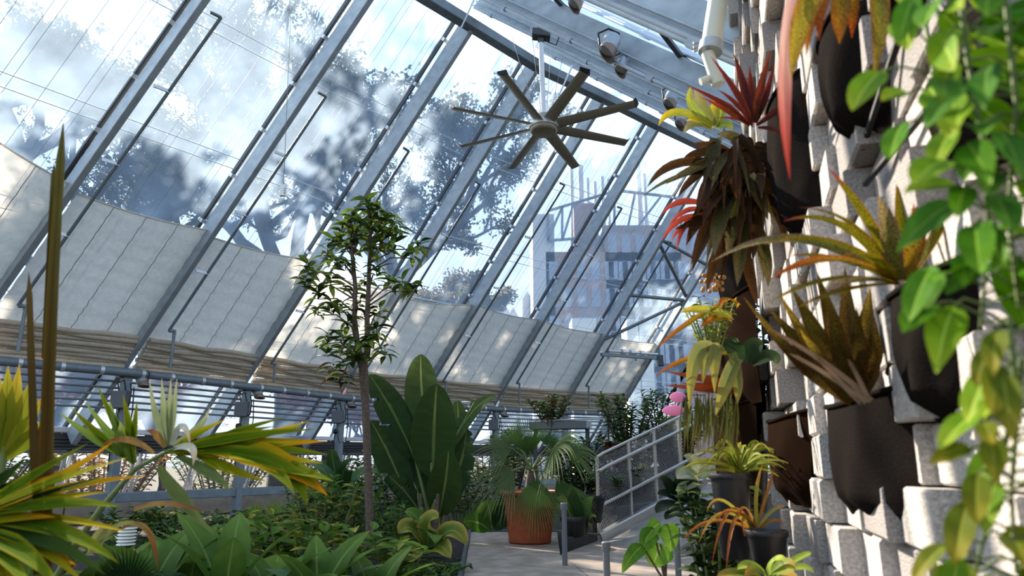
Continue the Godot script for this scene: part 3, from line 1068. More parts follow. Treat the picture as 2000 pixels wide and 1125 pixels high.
func build_shades() -> void:
	# rows of the frame where each blind ends above, at its left and its right rafter
	var tops := [[0, 265, 372], [1, 385, 462], [2, 472, 520], [3, 535, 580], [4, 588, 606], [5, 604, 634], [6, 634, 660], [7, 661, 678]]
	var where := ["at the left edge", "behind the tall green stem", "under the hanging sensor", "behind the slim tree", "above the upright banana leaves", "right of the banana leaves", "above the potted fan palm", "farthest, below the motor bar"]
	for j in tops.size():
		var k: int = tops[j][0]
		var ta := t_at(k, tops[j][1]) if k > 0 else t_at(1, tops[1][1])
		var tb := t_at(k + 1, tops[j][2])
		if j == 0:
			tb = t_at(1, 372)
			ta = 0.46
		var o := thing("shade_blind", "white pleated roller blind stretched between rafters, " + where[j], "blind", line(k, 0.0), "pleated blinds on the glass slope")
		var rows := []
		var nr := 110
		var nc := 14
		for r in nr + 1:
			var f := 1.0 - float(r) / nr
			var row := PackedVector3Array()
			for c in nc + 1:
				var u := float(c) / nc
				var t := lerpf(lerpf(ta, tb, u) - 0.008 * sin(u * PI), 0.012, 1.0 - f)
				var a := line(k, t, 0.20, 0.09)
				var b := line(k + 1, t, 0.20, -0.10)
				var out := ov[k].lerp(ov[k + 1], u).normalized()
				var q := a.lerp(b, u)
				var low := smoothstep(0.22, 0.0, f)
				q += out * (0.006 * (1.0 if r % 2 else -1.0) + 0.010 * sin(f * 61.0 + u * 5.0 + j))
				q -= out * low * (0.07 + 0.045 * sin(f * 190.0 + sin(u * 9.0 + j) * 1.2 + u * 4.0) + 0.03 * sin(u * 23.0 + f * 60.0))
				row.append(q)
			rows.append(row)
		var cl := M.new()
		cl.grid(rows)
		wpart(o, "cloth", cl, mat.shade_cloth)
		for f in 9:
			var fold := M.new()
			var fp := PackedVector3Array()
			for c in 25:
				var u := c / 24.0
				var t := 0.004 + 0.0085 * f
				var a := line(k, t, 0.20, 0.09)
				var b := line(k + 1, t, 0.20, -0.10)
				fp.append(a.lerp(b, u) - ov[k].lerp(ov[k + 1], u) * (0.19 - 0.010 * f + 0.018 * sin(f * 2.3 + u * (2.0 + f * 0.4)) + 0.008 * sin(u * 15.0 + f * 1.7)) + Vector3(0, 0.008 * sin(u * 13.0 + f * 1.9 + j), 0))
			fold.tube(fp, [0.040 + 0.006 * (f % 3), 0.044, 0.042 + 0.006 * ((f + 1) % 2), 0.048, 0.044], 8, false)
			wpart(o, "gathered_fold", fold, mat.gathered_cloth)
		var hem := M.new()
		hem.tube(rows[0], [0.016], 6)
		wpart(o, "hem_bar", hem, mat.shade_cloth)
		for f in [0.14, 0.30, 0.36, 0.55, 0.74, 0.80]:
			var wire := M.new()
			var top_a := line(k, 0.99, 0.22, 0.09).lerp(line(k + 1, 0.99, 0.22, -0.10), f)
			var low_a := line(k, 0.0, 0.22, 0.09).lerp(line(k + 1, 0.0, 0.22, -0.10), f)
			wire.tube(PackedVector3Array([low_a, top_a]), [0.0035], 4, false)
			wpart(o, "guide_wire", wire, mat.wire)
		for f in [0.27, 0.52, 0.77]:
			var cord := M.new()
			var pts := PackedVector3Array()
			for r in range(0, nr, 3):
				var row: PackedVector3Array = rows[r]
				var x: float = f * nc
				pts.append(row[int(x)].lerp(row[int(x) + 1], x - int(x)) - ov[k] * 0.012 + tv[k] * 0.012 * sin(r * 0.9) * smoothstep(40.0, 100.0, r))
			cord.tube(pts, [0.006], 4, false)
			wpart(o, "cord", cord, mat.cord)
	# motor bar on the farthest blind
	var a := line(7, t_at(7, 682), -0.06)
	var b := line(8, t_at(8, 690), -0.06)
	var mo := thing("vent_motor", "grey motor shaft on a steel bar at the top of the farthest blind", "motor", a)
	var ba := M.new()
	ba.bar(a - Vector3(0, 0.12, 0), b - Vector3(0, 0.12, 0), 0.10, 0.10, Vector3.UP, 0.01)
	wpart(mo, "bar", ba, mat.steel_grey)
	var sh := M.new()
	sh.tube(PackedVector3Array([a.lerp(b, 0.12), b]), [0.04], 10)
	wpart(mo, "shaft", sh, mat.aluminium)
	for f in [0.35, 0.5, 0.68]:
		var dr := M.new()
		dr.tube(PackedVector3Array([a.lerp(b, f), a.lerp(b, f + 0.06)]), [0.085], 12)
		wpart(mo, "coupling", dr, mat.aluminium)
	for f in [0.12, 0.6]:
		var ar := M.new()
		ar.bar(a.lerp(b, f), a.lerp(b, f) - Vector3(0, 0.24, 0), 0.09, 0.05)
		wpart(mo, "bracket", ar, mat.steel_grey)
	var gear := M.new()
	gear.bar(b + Vector3(0, -0.2, 0), b + Vector3(0.16, -0.2, 0), 0.2, 0.35, Vector3.UP, 0.02)
	wpart(mo, "gearbox", gear, mat.dark_steel)

func build_fan() -> void:
	var hub := P(1062, 247, 8.7)
	var o := thing("ceiling_fan", "large grey eight-bladed ceiling fan hanging on a white rod", "fan", hub)
	var h := M.new()
	h.lathe([[0.0, -0.10], [0.16, -0.10], [0.19, -0.07], [0.20, 0.0], [0.19, 0.05], [0.13, 0.10], [0.10, 0.17], [0.05, 0.18], [0.0, 0.18]], 32)
	part(o, "hub", h, mat.fan_blade)
	var ring := M.new()
	ring.lathe([[0.205, -0.035], [0.215, -0.02], [0.215, 0.02], [0.205, 0.035]], 32)
	part(o, "hub_ring", ring, mat.aluminium)
	for k in 8:
		var g := deg_to_rad(20.0 + 45.0 * k)
		var bl := M.new()
		var rows := []
		for s in 9:
			var x := lerpf(0.15, 1.31, s / 8.0)
			var half := lerpf(0.085, 0.07, s / 8.0)
			var tilt := lerpf(0.34, 0.22, s / 8.0)
			var row := PackedVector3Array()
			for q in [[-1.0, 0.0], [-0.5, 0.012], [0.2, 0.018], [0.8, 0.008], [1.0, 0.0], [0.5, -0.006], [-0.4, -0.008], [-1.0, 0.0]]:
				var zz: float = q[0] * half
				row.append(Vector3(x, q[1] + zz * sin(tilt), zz * cos(tilt)))
			rows.append(row)
		bl.grid(rows, true)
		var turn := Transform3D(Basis(Vector3.RIGHT, -0.07) * Basis(Vector3.UP, g), Vector3.ZERO)
		var blade_ := part(o, "blade", bl, mat.fan_blade, turn)
		var tip := M.new()
		tip.prism(PackedVector3Array([Vector3(1.30, -0.02, -0.072), Vector3(1.30, 0.02, 0.072), Vector3(1.33, 0.045, 0.074), Vector3(1.335, 0.03, -0.06)]), Vector3(0.010, 0.003, 0))
		part(blade_, "winglet", tip, mat.black_plastic)
	var topw := P(1056, 72, 8.7)
	var rod := M.new()
	rod.tube(PackedVector3Array([Vector3(0, 0.16, 0), topw - hub]), [0.036], 12)
	part(o, "rod", rod, mat.white_bar)
	for k in 4:
		var wi := M.new()
		var g := k * PI / 2 + 0.4
		wi.tube(PackedVector3Array([Vector3(cos(g) * 0.1, 0.15, sin(g) * 0.1), topw - hub + Vector3(cos(g) * 0.45, 0.1, sin(g) * 0.45)]), [0.004], 4, false)
		part(o, "guy_wire", wi, mat.wire)
	var mount := M.new()
	mount.bar(topw - hub + Vector3(-0.12, 0.05, 0), topw - hub + Vector3(0.14, 0.02, 0), 0.16, 0.12, Vector3.UP, 0.01)
	mount.bar(topw - hub + Vector3(0.0, -0.1, 0), topw - hub + Vector3(0.0, 0.9, 0), 0.08, 0.08)
	part(o, "mount", mount, mat.dark_steel)
	var cab := M.new()
	var c0 := topw - hub
	cab.tube(PackedVector3Array([c0 + Vector3(0.05, 0, 0.05), c0 + Vector3(0.10, -0.12, 0.05), c0 + Vector3(0.22, -0.17, 0.05), c0 + Vector3(0.27, -0.02, 0.05), c0 + Vector3(0.32, 0.12, 0.05)]), [0.009], 5)
	part(o, "cable", cab, mat.black_rubber)


# ---------------------------------------------------------------- ramp, its railing, planters beyond
func build_ramp() -> void:
	var a := G(1172, 1056, 0.0)
	var b := P(1304, 984, 9.95)
	var dir := b - a
	var right := Vector3(-dir.z, 0, dir.x).normalized()
	if right.x < 0:
		right = -right
	var r := setting("ramp")
	var s := M.new()
	var w := 1.5
	var e := a + dir * 1.6
	s.prism(PackedVector3Array([a + right * 0.05, a + right * w, e + right * w, e + right * 0.05]), Vector3(0, -0.15, 0))
	part(r, "deck", s, mat.ramp_concrete)
	var k := M.new()
	k.bar(a + Vector3(0, 0.03, 0), e + Vector3(0, 0.03, 0), 0.12, 0.14, Vector3.UP, 0.015)
	part(r, "kerb", k, mat.stainless)
	var o := thing("ramp_railing", "steel ramp railing with three pipe rails and a wire mesh infill", "railing", a)
	var at := a - right * 0.02
	var H := 1.07
	for f in [0.0, 0.47, 0.86, 1.25]:
		var p := M.new()
		var q = at + dir * f
		p.bar(q - Vector3(0, 0.05, 0), q + Vector3(0, H if f > 0.1 else H, 0), 0.05, 0.03, dir.normalized(), 0.004)
		wpart(o, "post", p, mat.stainless)
	var rails := [[1.08, 0.021], [0.90, 0.024], [0.44, 0.024]]
	for q in rails:
		var t := M.new()
		var h: float = q[0]
		var off := right * 0.06 if h < 1.0 else Vector3.ZERO
		t.tube(PackedVector3Array([at + Vector3(0, h - 0.015, 0), at + off * 0.9 + dir * 0.02 + Vector3(0, h - 0.012, 0), at + off + dir * 0.09 + Vector3(0, h, 0), at + off + dir * 1.6 + Vector3(0, h, 0)]), [q[1]], 10)
		wpart(o, "rail", t, mat.stainless)
	var mesh_ := M.new()
	var L := dir.length() * 1.3
	var n := 46
	var d := dir * 1.3
	for i in range(-22, n):
		for sgn in [1.0, -1.0]:
			var x0 := float(i) / n
			var x1 := x0 + 0.42
			if sgn < 0:
				var sw := x0
				x0 = x1
				x1 = sw
			var p0 := Vector2(x0, 0.08)
			var p1 := Vector2(x1, 1.04)
			var lo := maxf(0.0, minf(x0, x1))
			var hi := minf(1.0, maxf(x0, x1))
			if hi - lo < 0.01:
				continue
			var f0: float = clampf((0.0 - x0) / (x1 - x0), 0.0, 1.0) if minf(x0, x1) < 0 else 0.0
			var y_lo := p0.y + (p1.y - p0.y) * ((lo - x0) / (x1 - x0))
			var y_hi := p0.y + (p1.y - p0.y) * ((hi - x0) / (x1 - x0))
			mesh_.bar(at + d * lo + Vector3(0, y_lo, 0), at + d * hi + Vector3(0, y_hi, 0), 0.0032, 0.0032, right)
	wpart(o, "wire_mesh", mesh_, mat.wire, "stuff")
	# upper rail beyond, and the long trough below it
	var u0 := P(1040, 824, 13.0)
	var u1 := P(1150, 821, 12.6)
	var u2 := P(1345, 822, 12.0)
	var tr := thing("planter_trough", "long grey metal trough on the upper terrace beside the far rail", "planter", u0)
	var tb := M.new()
	tb.bar(u0 - Vector3(0, 0.08, 0), u1 - Vector3(0, 0.08, 0), 0.35, 0.14, Vector3.UP, 0.01)
	wpart(tr, "trough", tb, mat.grey_plastic)
	for f in [0.05, 0.97]:
		var lg := M.new()
		lg.bar(u0.lerp(u1, f) - Vector3(0, 0.12, 0), u0.lerp(u1, f) * Vector3(1, 0, 1) + Vector3(0, 0.05, 0), 0.07, 0.07)
		wpart(tr, "leg", lg, mat.dark_steel)
	var ur := thing("guard_rail", "thin level rail across the back of the upper terrace", "railing", u0)
	var ub := M.new()
	ub.tube(PackedVector3Array([u0 + Vector3(0, 0.01, 0.2), u1 + Vector3(0, 0.01, 0.2), u2]), [0.014], 8)
	wpart(ur, "rail", ub, mat.stainless)
	for f in [0.2, 0.6, 0.95]:
		var p := M.new()
		var q := u1.lerp(u2, f)
		p.bar(q, q * Vector3(1, 0, 1), 0.03, 0.03)
		wpart(ur, "post", p, mat.dark_steel)
	# bollards of grey pipe
	for q in [[1105, 982, 1078, 7.3, "standing in the dark planting notch beside the path"], [1186, 1058, 1140, 5.7, "in front, at the lower edge of the path"], [1324, 1030, 1100, 6.3, "behind the big heart-shaped leaves"]]:
		var lo := P(q[0] - (2 if q[3] > 7 else 0), q[2], q[3])
		var hi := P(q[0], q[1], q[3])
		var bo := thing("pipe_stub", "short grey capped pipe " + q[4], "pipe", Vector3(lo.x, 0, lo.z), "grey pipe stubs along the path")
		var b1 := M.new()
		b1.lathe([[0.027, -0.05], [0.027, hi.y - 0.07], [0.034, hi.y - 0.065], [0.036, hi.y - 0.01], [0.03, hi.y], [0.0, hi.y]], 16)
		part(bo, "pipe", b1, mat.grey_plastic)
	# tiers of dark planter boxes behind the mesh
	for q in [[1180, 1345, 988, 9.9, 0.36, "lower"], [1172, 1350, 928, 11.2, 0.78, "upper"]]:
		var a0 := P(q[0], q[2], q[3])
		var a1 := P(q[1], q[2] - 22, q[3] + 1.4)
		var bx := thing("planter_box", q[5] + " long dark planter box behind the wire mesh of the ramp", "planter", a0, "dark planter boxes behind the mesh")
		var bm := M.new()
		bm.bar(a0 - Vector3(0, q[4] / 2, 0), a1 - Vector3(0, q[4] / 2, 0), 0.45, q[4], Vector3.UP, 0.015)
		wpart(bx, "box", bm, mat.black_plastic)
		var sb := M.new()
		sb.bar(a0 + Vector3(0, 0.002, 0), a1 + Vector3(0, 0.002, 0), 0.40, 0.01)
		wpart(bx, "soil", sb, mat.soil)
		var lip := M.new()
		lip.bar(a0 + Vector3(0, -0.02, 0.235), a1 + Vector3(0, -0.02, 0.235), 0.03, 0.04, Vector3.UP, 0.006)
		wpart(bx, "lip", lip, mat.dark_steel)
	var tb_ := P(1196, 898, 11.2)
	var tp := thing("terracotta_pot", "small terracotta pot with ridged sides seen through the railing above the planter boxes", "pot", tb_)
	var tm := M.new()
	tm.lathe([[0.0, 0.0], [0.085, 0.0], [0.10, 0.10], [0.096, 0.11], [0.108, 0.17], [0.104, 0.18], [0.118, 0.24], [0.125, 0.245], [0.125, 0.28], [0.11, 0.28], [0.10, 0.25]], 24)
	part(tp, "body", tm, mat.terracotta)
	var ts := M.new()
	ts.lathe([[0.103, 0.25], [0.0, 0.255]], 16)
	part(tp, "soil", ts, mat.soil)
	# pots on the terrace behind the mesh
	var spots := [[1200, 985, 10.0, 0.20, 0.30], [1232, 972, 10.35, 0.20, 0.28], [1262, 962, 10.7, 0.19, 0.28], [1290, 952, 11.0, 0.19, 0.28], [1150, 1020, 9.4, 0.22, 0.34], [1122, 1046, 8.5, 0.16, 0.22]]
	var wh := ["first behind the railing post", "second behind the mesh", "third behind the mesh", "last behind the mesh", "left of the railing post", "small, in the planting notch"]
	for j in spots.size():
		var q = spots[j]
		var base := P(q[0], q[1], q[2])
		base.y = maxf(base.y, 0.0)
		var po := thing("black_pot", "black plastic plant pot, " + wh[j], "pot", base, "black pots behind the ramp")
		var pm := M.new()
		var rr: float = q[3]
		var hh: float = q[4]
		pm.lathe([[0.0, 0.0], [rr * 0.75, 0.0], [rr * 0.97, hh - 0.06], [rr * 1.05, hh - 0.055], [rr * 1.05, hh], [rr * 0.95, hh], [rr * 0.9, hh - 0.08]], 28)
		part(po, "body", pm, mat.black_plastic)
		var so := M.new()
		so.lathe([[rr * 0.92, hh - 0.07], [rr * 0.5, hh - 0.05], [0.0, hh - 0.045]], 20)
		part(po, "soil", so, mat.soil)


# ---------------------------------------------------------------- indoor plants
func px_m(w: float, z: float) -> float:
	return w * z * 1.02 / FOCAL

# leaves drawn from the frame: [base x, y, middle x, y, tip x, y, width in pixels, nearer (+) or farther tip in metres]
func traced(root: Node3D, zb: float, list: Array, kind: String, pals: Array, called := "leaf", fold := 0.18, wave := 0.0, m: Material = null, face_up := 0.5) -> void:
	for k in list.size():
		var q: Array = list[k]
		var dz: float = q[7] if q.size() > 7 else rng.randf_range(-0.12, 0.12)
		var a := P(q[0], q[1], zb)
		var b := P(q[2], q[3], zb - dz * 0.55)
		var c := P(q[4], q[5], zb - dz)
		var face := (Vector3(0, EYE, 0) - b).normalized() * (1.0 - face_up) + Vector3.UP * face_up + Vector3(rng.randf_range(-0.25, 0.25), 0, rng.randf_range(-0.1, 0.1))
		var s := blade(a, b, c, px_m(q[6], zb), kind, pals[k % pals.size()], face.normalized(), 10, fold, wave)
		wpart(root, called, s, m if m else mat.leaf)

func build_tree() -> void:
	var z := 7.0
	var base := P(722, 1095, z)
	base.y = 0
	var o := thing("slim_tree", "slim two-stemmed indoor tree with whorls of glossy leaves against the blinds", "tree", base)
	var tr := M.new()
	tr.tube(PackedVector3Array([base - Vector3(0, 0.1, 0), P(722, 1020, z), P(718, 900, z), P(714, 800, z), P(711, 740, z), P(708, 705, z)]), [0.046, 0.042, 0.04, 0.041, 0.048, 0.05], 12)
	wpart(o, "trunk", tr, mat.bark)
	for q in [[[708, 712], [699, 680], [692, 620], [694, 560], [688, 500], [684, 440], [690, 410]], [[709, 712], [718, 680], [717, 620], [720, 560], [722, 500], [724, 440], [726, 400]]]:
		var s := M.new()
		var pts := PackedVector3Array()
		for p in q:
			pts.append(P(p[0], p[1], z + rng.randf_range(-0.03, 0.03)))
		s.tube(pts, [0.036, 0.032, 0.027, 0.024, 0.021, 0.017, 0.010], 10)
		wpart(o, "stem", s, mat.bark)
	var green := pal(rgb(62, 84, 36), rgb(96, 112, 50), null, rgb(120, 130, 70))
	var light := pal(rgb(86, 112, 44), rgb(132, 140, 62), null, rgb(150, 160, 90))
	var dark := pal(rgb(46, 62, 34), rgb(70, 84, 44), null, rgb(96, 104, 60))
	var brown := pal(rgb(70, 52, 34), rgb(96, 66, 44))
	var set_: Array[ArrayMesh] = []
	var raw: Array[M] = []
	for k in 8:
		var p: Dictionary = [green, light, dark, green, green, light, dark, brown][k]
		var lf := arc_leaf(0.19 + 0.012 * (k % 4), 0.058, rng.randf_range(5, 40), rng.randf_range(35, 70), "lance", p, 7, 0.25)
		raw.append(lf)
		set_.append(lf.mesh())
	var whorls := [[725, 398, 0], [692, 408, 0], [758, 415, 1], [776, 440, 1], [668, 436, 0], [650, 462, 0], [740, 446, 1], [708, 448, 0], [684, 474, 0], [724, 476, 1], [758, 474, 1], [822, 470, 1], [806, 486, 1], [786, 545, 1], [806, 552, 1], [602, 515, 2], [598, 540, 2], [622, 566, 2], [646, 538, 0], [622, 598, 2], [655, 500, 0], [664, 592, 2], [680, 620, 2], [742, 600, 0], [736, 636, 0], [752, 676, 0], [640, 676, 2], [652, 708, 7], [690, 690, 0], [664, 730, 7], [728, 652, 1], [704, 580, 1], [640, 652, 2], [760, 540, 0], [700, 660, 2], [672, 660, 2], [770, 462, 1], [745, 425, 1], [705, 425, 0], [716, 388, 0], [738, 402, 1], [680, 425, 0], [768, 428, 1], [696, 452, 0], [748, 460, 1], [722, 432, 0], [668, 462, 0], [712, 540, 2], [736, 520, 0], [690, 560, 2], [648, 590, 2], [668, 672, 0], [700, 690, 0], [640, 486, 0], [676, 510, 0], [716, 610, 2]]
	var more := M.new()
	var made := 0
	var tw := M.new()
	for q in whorls:
		var c := P(q[0], q[1], z + rng.randf_range(-0.28, 0.28))
		var tone: int = q[2]
		var turn0 := rng.randf() * TAU
		for k in 10:
			var t := Transform3D(Basis(Vector3.UP, turn0 + k * 2.4) * Basis(Vector3(0, 0, 1), rng.randf_range(-0.5, 0.35)) * Basis(Vector3.RIGHT, rng.randf_range(-0.5, 0.5)), c + Vector3(0, -0.012 * k, 0) - base)
			var pick := tone if rng.randf() < 0.5 else rng.randi() % 7
			if made < 290:
				part(o, "leaf", set_[pick], mat.leaf, t)
			else:
				more.add(raw[pick], t)
			made += 1
		# twig back to the nearer stem
		var sx: float = 693.0 if q[0] < 706 else 720.0
		var root_y: float = clampf(q[1] + 45.0, 430, 705)
		var r0 := P(sx, root_y, z)
		tw.tube(PackedVector3Array([r0 - base, r0.lerp(c, 0.5) - base + Vector3(0, 0.03, 0), c - base + Vector3(0, -0.1, 0), c - base]), [0.011, 0.008, 0.006, 0.004], 5, false)
	part(o, "twig", tw, mat.bark, Transform3D(), "stuff")
	part(o, "foliage", more, mat.leaf, Transform3D(), "stuff")

func build_banana() -> void:
	var z := 8.3
	var base := P(838, 1080, z)
	base.y = 0
	var o := thing("giant_bird_of_paradise", "tall clump of broad upright paddle leaves left of the potted fan palm", "plant", base)
	var g1 := pal(rgb(58, 78, 42), rgb(66, 84, 46), null, rgb(150, 160, 90))
	var g2 := pal(rgb(68, 86, 48), rgb(80, 96, 52), null, rgb(168, 172, 100))
	var g3 := pal(rgb(48, 68, 40), rgb(60, 78, 44), null, rgb(120, 130, 70))
	# blade: base, middle, tip, width, nearer, colours, upward share of the facing
	var list := [[836, 848, 820, 775, 822, 692, 66, 0.0, g2, 0.05], [846, 935, 845, 850, 853, 750, 84, 0.25, g1, 0.05], [812, 900, 770, 800, 722, 732, 58, 0.2, g3, 0.3], [800, 985, 760, 880, 724, 822, 58, 0.1, g3, 0.2], [880, 880, 915, 790, 968, 772, 34, -0.3, g2, 0.6], [872, 990, 905, 900, 912, 838, 52, -0.1, g3, 0.2], [838, 990, 815, 920, 802, 838, 74, -0.25, g3, 0.1], [856, 1010, 872, 950, 876, 880, 62, 0.3, g1, 0.1], [815, 960, 792, 905, 772, 850, 46, -0.2, g3, 0.2], [880, 905, 900, 840, 893, 782, 40, -0.3, g1, 0.1], [820, 1000, 790, 955, 760, 930, 40, 0.2, g3, 0.4]]
	for q in list:
		var a := P(q[0], q[1], z)
		var b := P(q[2], q[3], z - q[7] * 0.5)
		var c := P(q[4], q[5], z - q[7])
		var face: Vector3 = ((Vector3(0, EYE, 0) - b).normalized() * (1.0 - q[9]) + Vector3.UP * q[9]).normalized()
		var lf := wpart(o, "leaf", blade(a, b, c, px_m(q[6], z), "paddle", q[8], face, 26, 0.16, 0.012, 0.22 if q[9] > 0.15 else 0.0), mat.leaf)
		var pe := M.new()
		var ground := base + Vector3(rng.randf_range(-0.22, 0.22), 0, rng.randf_range(-0.15, 0.15))
		pe.tube(PackedVector3Array([ground, ground.lerp(a, 0.5) + Vector3(0, 0, 0), a, a.lerp(b, 0.35), b.lerp(c, 0.2)]), [0.035, 0.024, 0.015, 0.010, 0.006], 8)
		wsub(lf, "leaf_stalk", pe, mat_green())
	for k in 6:
		var g := k * TAU / 6
		var sh := M.new()
		var p0 := Vector3(cos(g) * 0.14, 0, sin(g) * 0.14)
		sh.tube(PackedVector3Array([p0, p0 * 1.1 + Vector3(0, 0.3, 0), p0 * 1.5 + Vector3(0, 0.65, 0)]), [0.045, 0.036, 0.02], 8)
		part(o, "sheath", sh, mat.bark)

func fan_leaf(hub: Vector3, axis: Vector3, normal: Vector3, R: float, spread: float, n: int, droop: float, p: Dictionary) -> M:
	var m := M.new()
	var s := axis.cross(normal).normalized()
	var nn := s.cross(axis).normalized()
	for k in n:
		var f := (k + 0.5) / n * 2.0 - 1.0
		var g := f * spread
		var d := (axis * cos(g) + s * sin(g)).normalized()
		var L := R * (1.0 - 0.22 * absf(f)) * rng.randf_range(0.93, 1.05)
		var b := hub + d * L * 0.55
		var c := hub + d * L * 0.9 + nn * L * 0.05 + Vector3(0, -L * droop * rng.randf_range(0.8, 1.25), 0)
		m.add(blade(hub, b, c, R * spread * 0.74 / n, "blade", p, nn, 7, 0.35), Transform3D())
	return m

func build_pot_palm() -> void:
	var z := 9.3
	var c := P(1035, 1044, z)
	c.y = 0
	var pot := thing("terracotta_pot", "large terracotta pot standing at the far end of the concrete path", "pot", c)
	var b := M.new()
	b.lathe([[0.0, 0.0], [0.265, 0.0], [0.275, 0.03], [0.275, 0.06], [0.345, 0.56], [0.352, 0.575], [0.385, 0.585], [0.392, 0.61], [0.385, 0.64], [0.35, 0.645], [0.335, 0.60], [0.33, 0.55]], 48)
	part(pot, "body", b, mat.terracotta)
	var so := M.new()
	so.lathe([[0.333, 0.555], [0.2, 0.58], [0.0, 0.585]], 24)
	part(pot, "soil", so, mat.soil)
	var o := thing("fan_palm", "fan palm with drooping pleated leaves growing in the terracotta pot", "palm", c + Vector3(0, 0.56, 0))
	var tk := M.new()
	tk.tube(PackedVector3Array([Vector3(0, -0.02, 0), Vector3(0.02, 0.2, 0), Vector3(0.03, 0.36, 0)]), [0.085, 0.07, 0.05], 10)
	part(o, "trunk", tk, mat.bark)
	var heart := c + Vector3(0.03, 0.9, 0)
	var ga := pal(rgb(92, 112, 66), rgb(140, 152, 104))
	var gb := pal(rgb(60, 84, 40), rgb(92, 108, 56))
	var gc := pal(rgb(84, 100, 62), rgb(128, 134, 96))
	var gd := pal(rgb(70, 92, 48), rgb(112, 118, 64))
	# hub x, y, nearer; axis (right, up, nearer); radius px; spread; droop
	var fans := [[1080, 878, 0.3, 0.35, 0.35, 0.6, 110, 1.6, 0.5, ga], [1036, 888, 0.05, -0.2, 1.0, 0.1, 92, 0.85, 0.02, gb], [1000, 876, 0.1, -0.9, 0.3, 0.2, 88, 1.2, 0.3, gc], [1004, 918, 0.3, -0.8, -0.3, 0.35, 96, 1.1, 0.5, gc], [1046, 932, 0.42, 0.0, -0.85, 0.35, 108, 0.78, 0.12, gd], [1088, 936, 0.4, 0.5, -0.8, 0.3, 108, 0.75, 0.2, gd], [1104, 880, 0.1, 0.95, 0.15, 0.1, 78, 1.1, 0.5, ga], [1010, 868, -0.2, -0.5, 0.8, -0.2, 66, 1.1, 0.1, gb], [1070, 872, -0.25, 0.4, 0.7, -0.4, 66, 1.2, 0.15, gb]]
	for q in fans:
		var hub := P(q[0], q[1], z - q[2])
		var axis := Vector3(q[3], q[4], q[5]).normalized()
		var normal := (Vector3.UP * 0.75 + Vector3(0, 0, 1) * 0.8 - axis * axis.dot(Vector3.UP * 0.75 + Vector3(0, 0, 1) * 0.8)).normalized()
		var lf := fan_leaf(hub, axis, normal, px_m(q[6], z), q[7], 26, q[8], q[9])
		var leaf_ := wpart(o, "fan_leaf", lf, mat.leaf)
		var pe := M.new()
		pe.tube(PackedVector3Array([heart, heart.lerp(hub, 0.5) + Vector3(0, 0.04, 0), hub, hub + axis * 0.05]), [0.014, 0.011, 0.009, 0.006], 6)
		wsub(leaf_, "leaf_stalk", pe, mat_green())

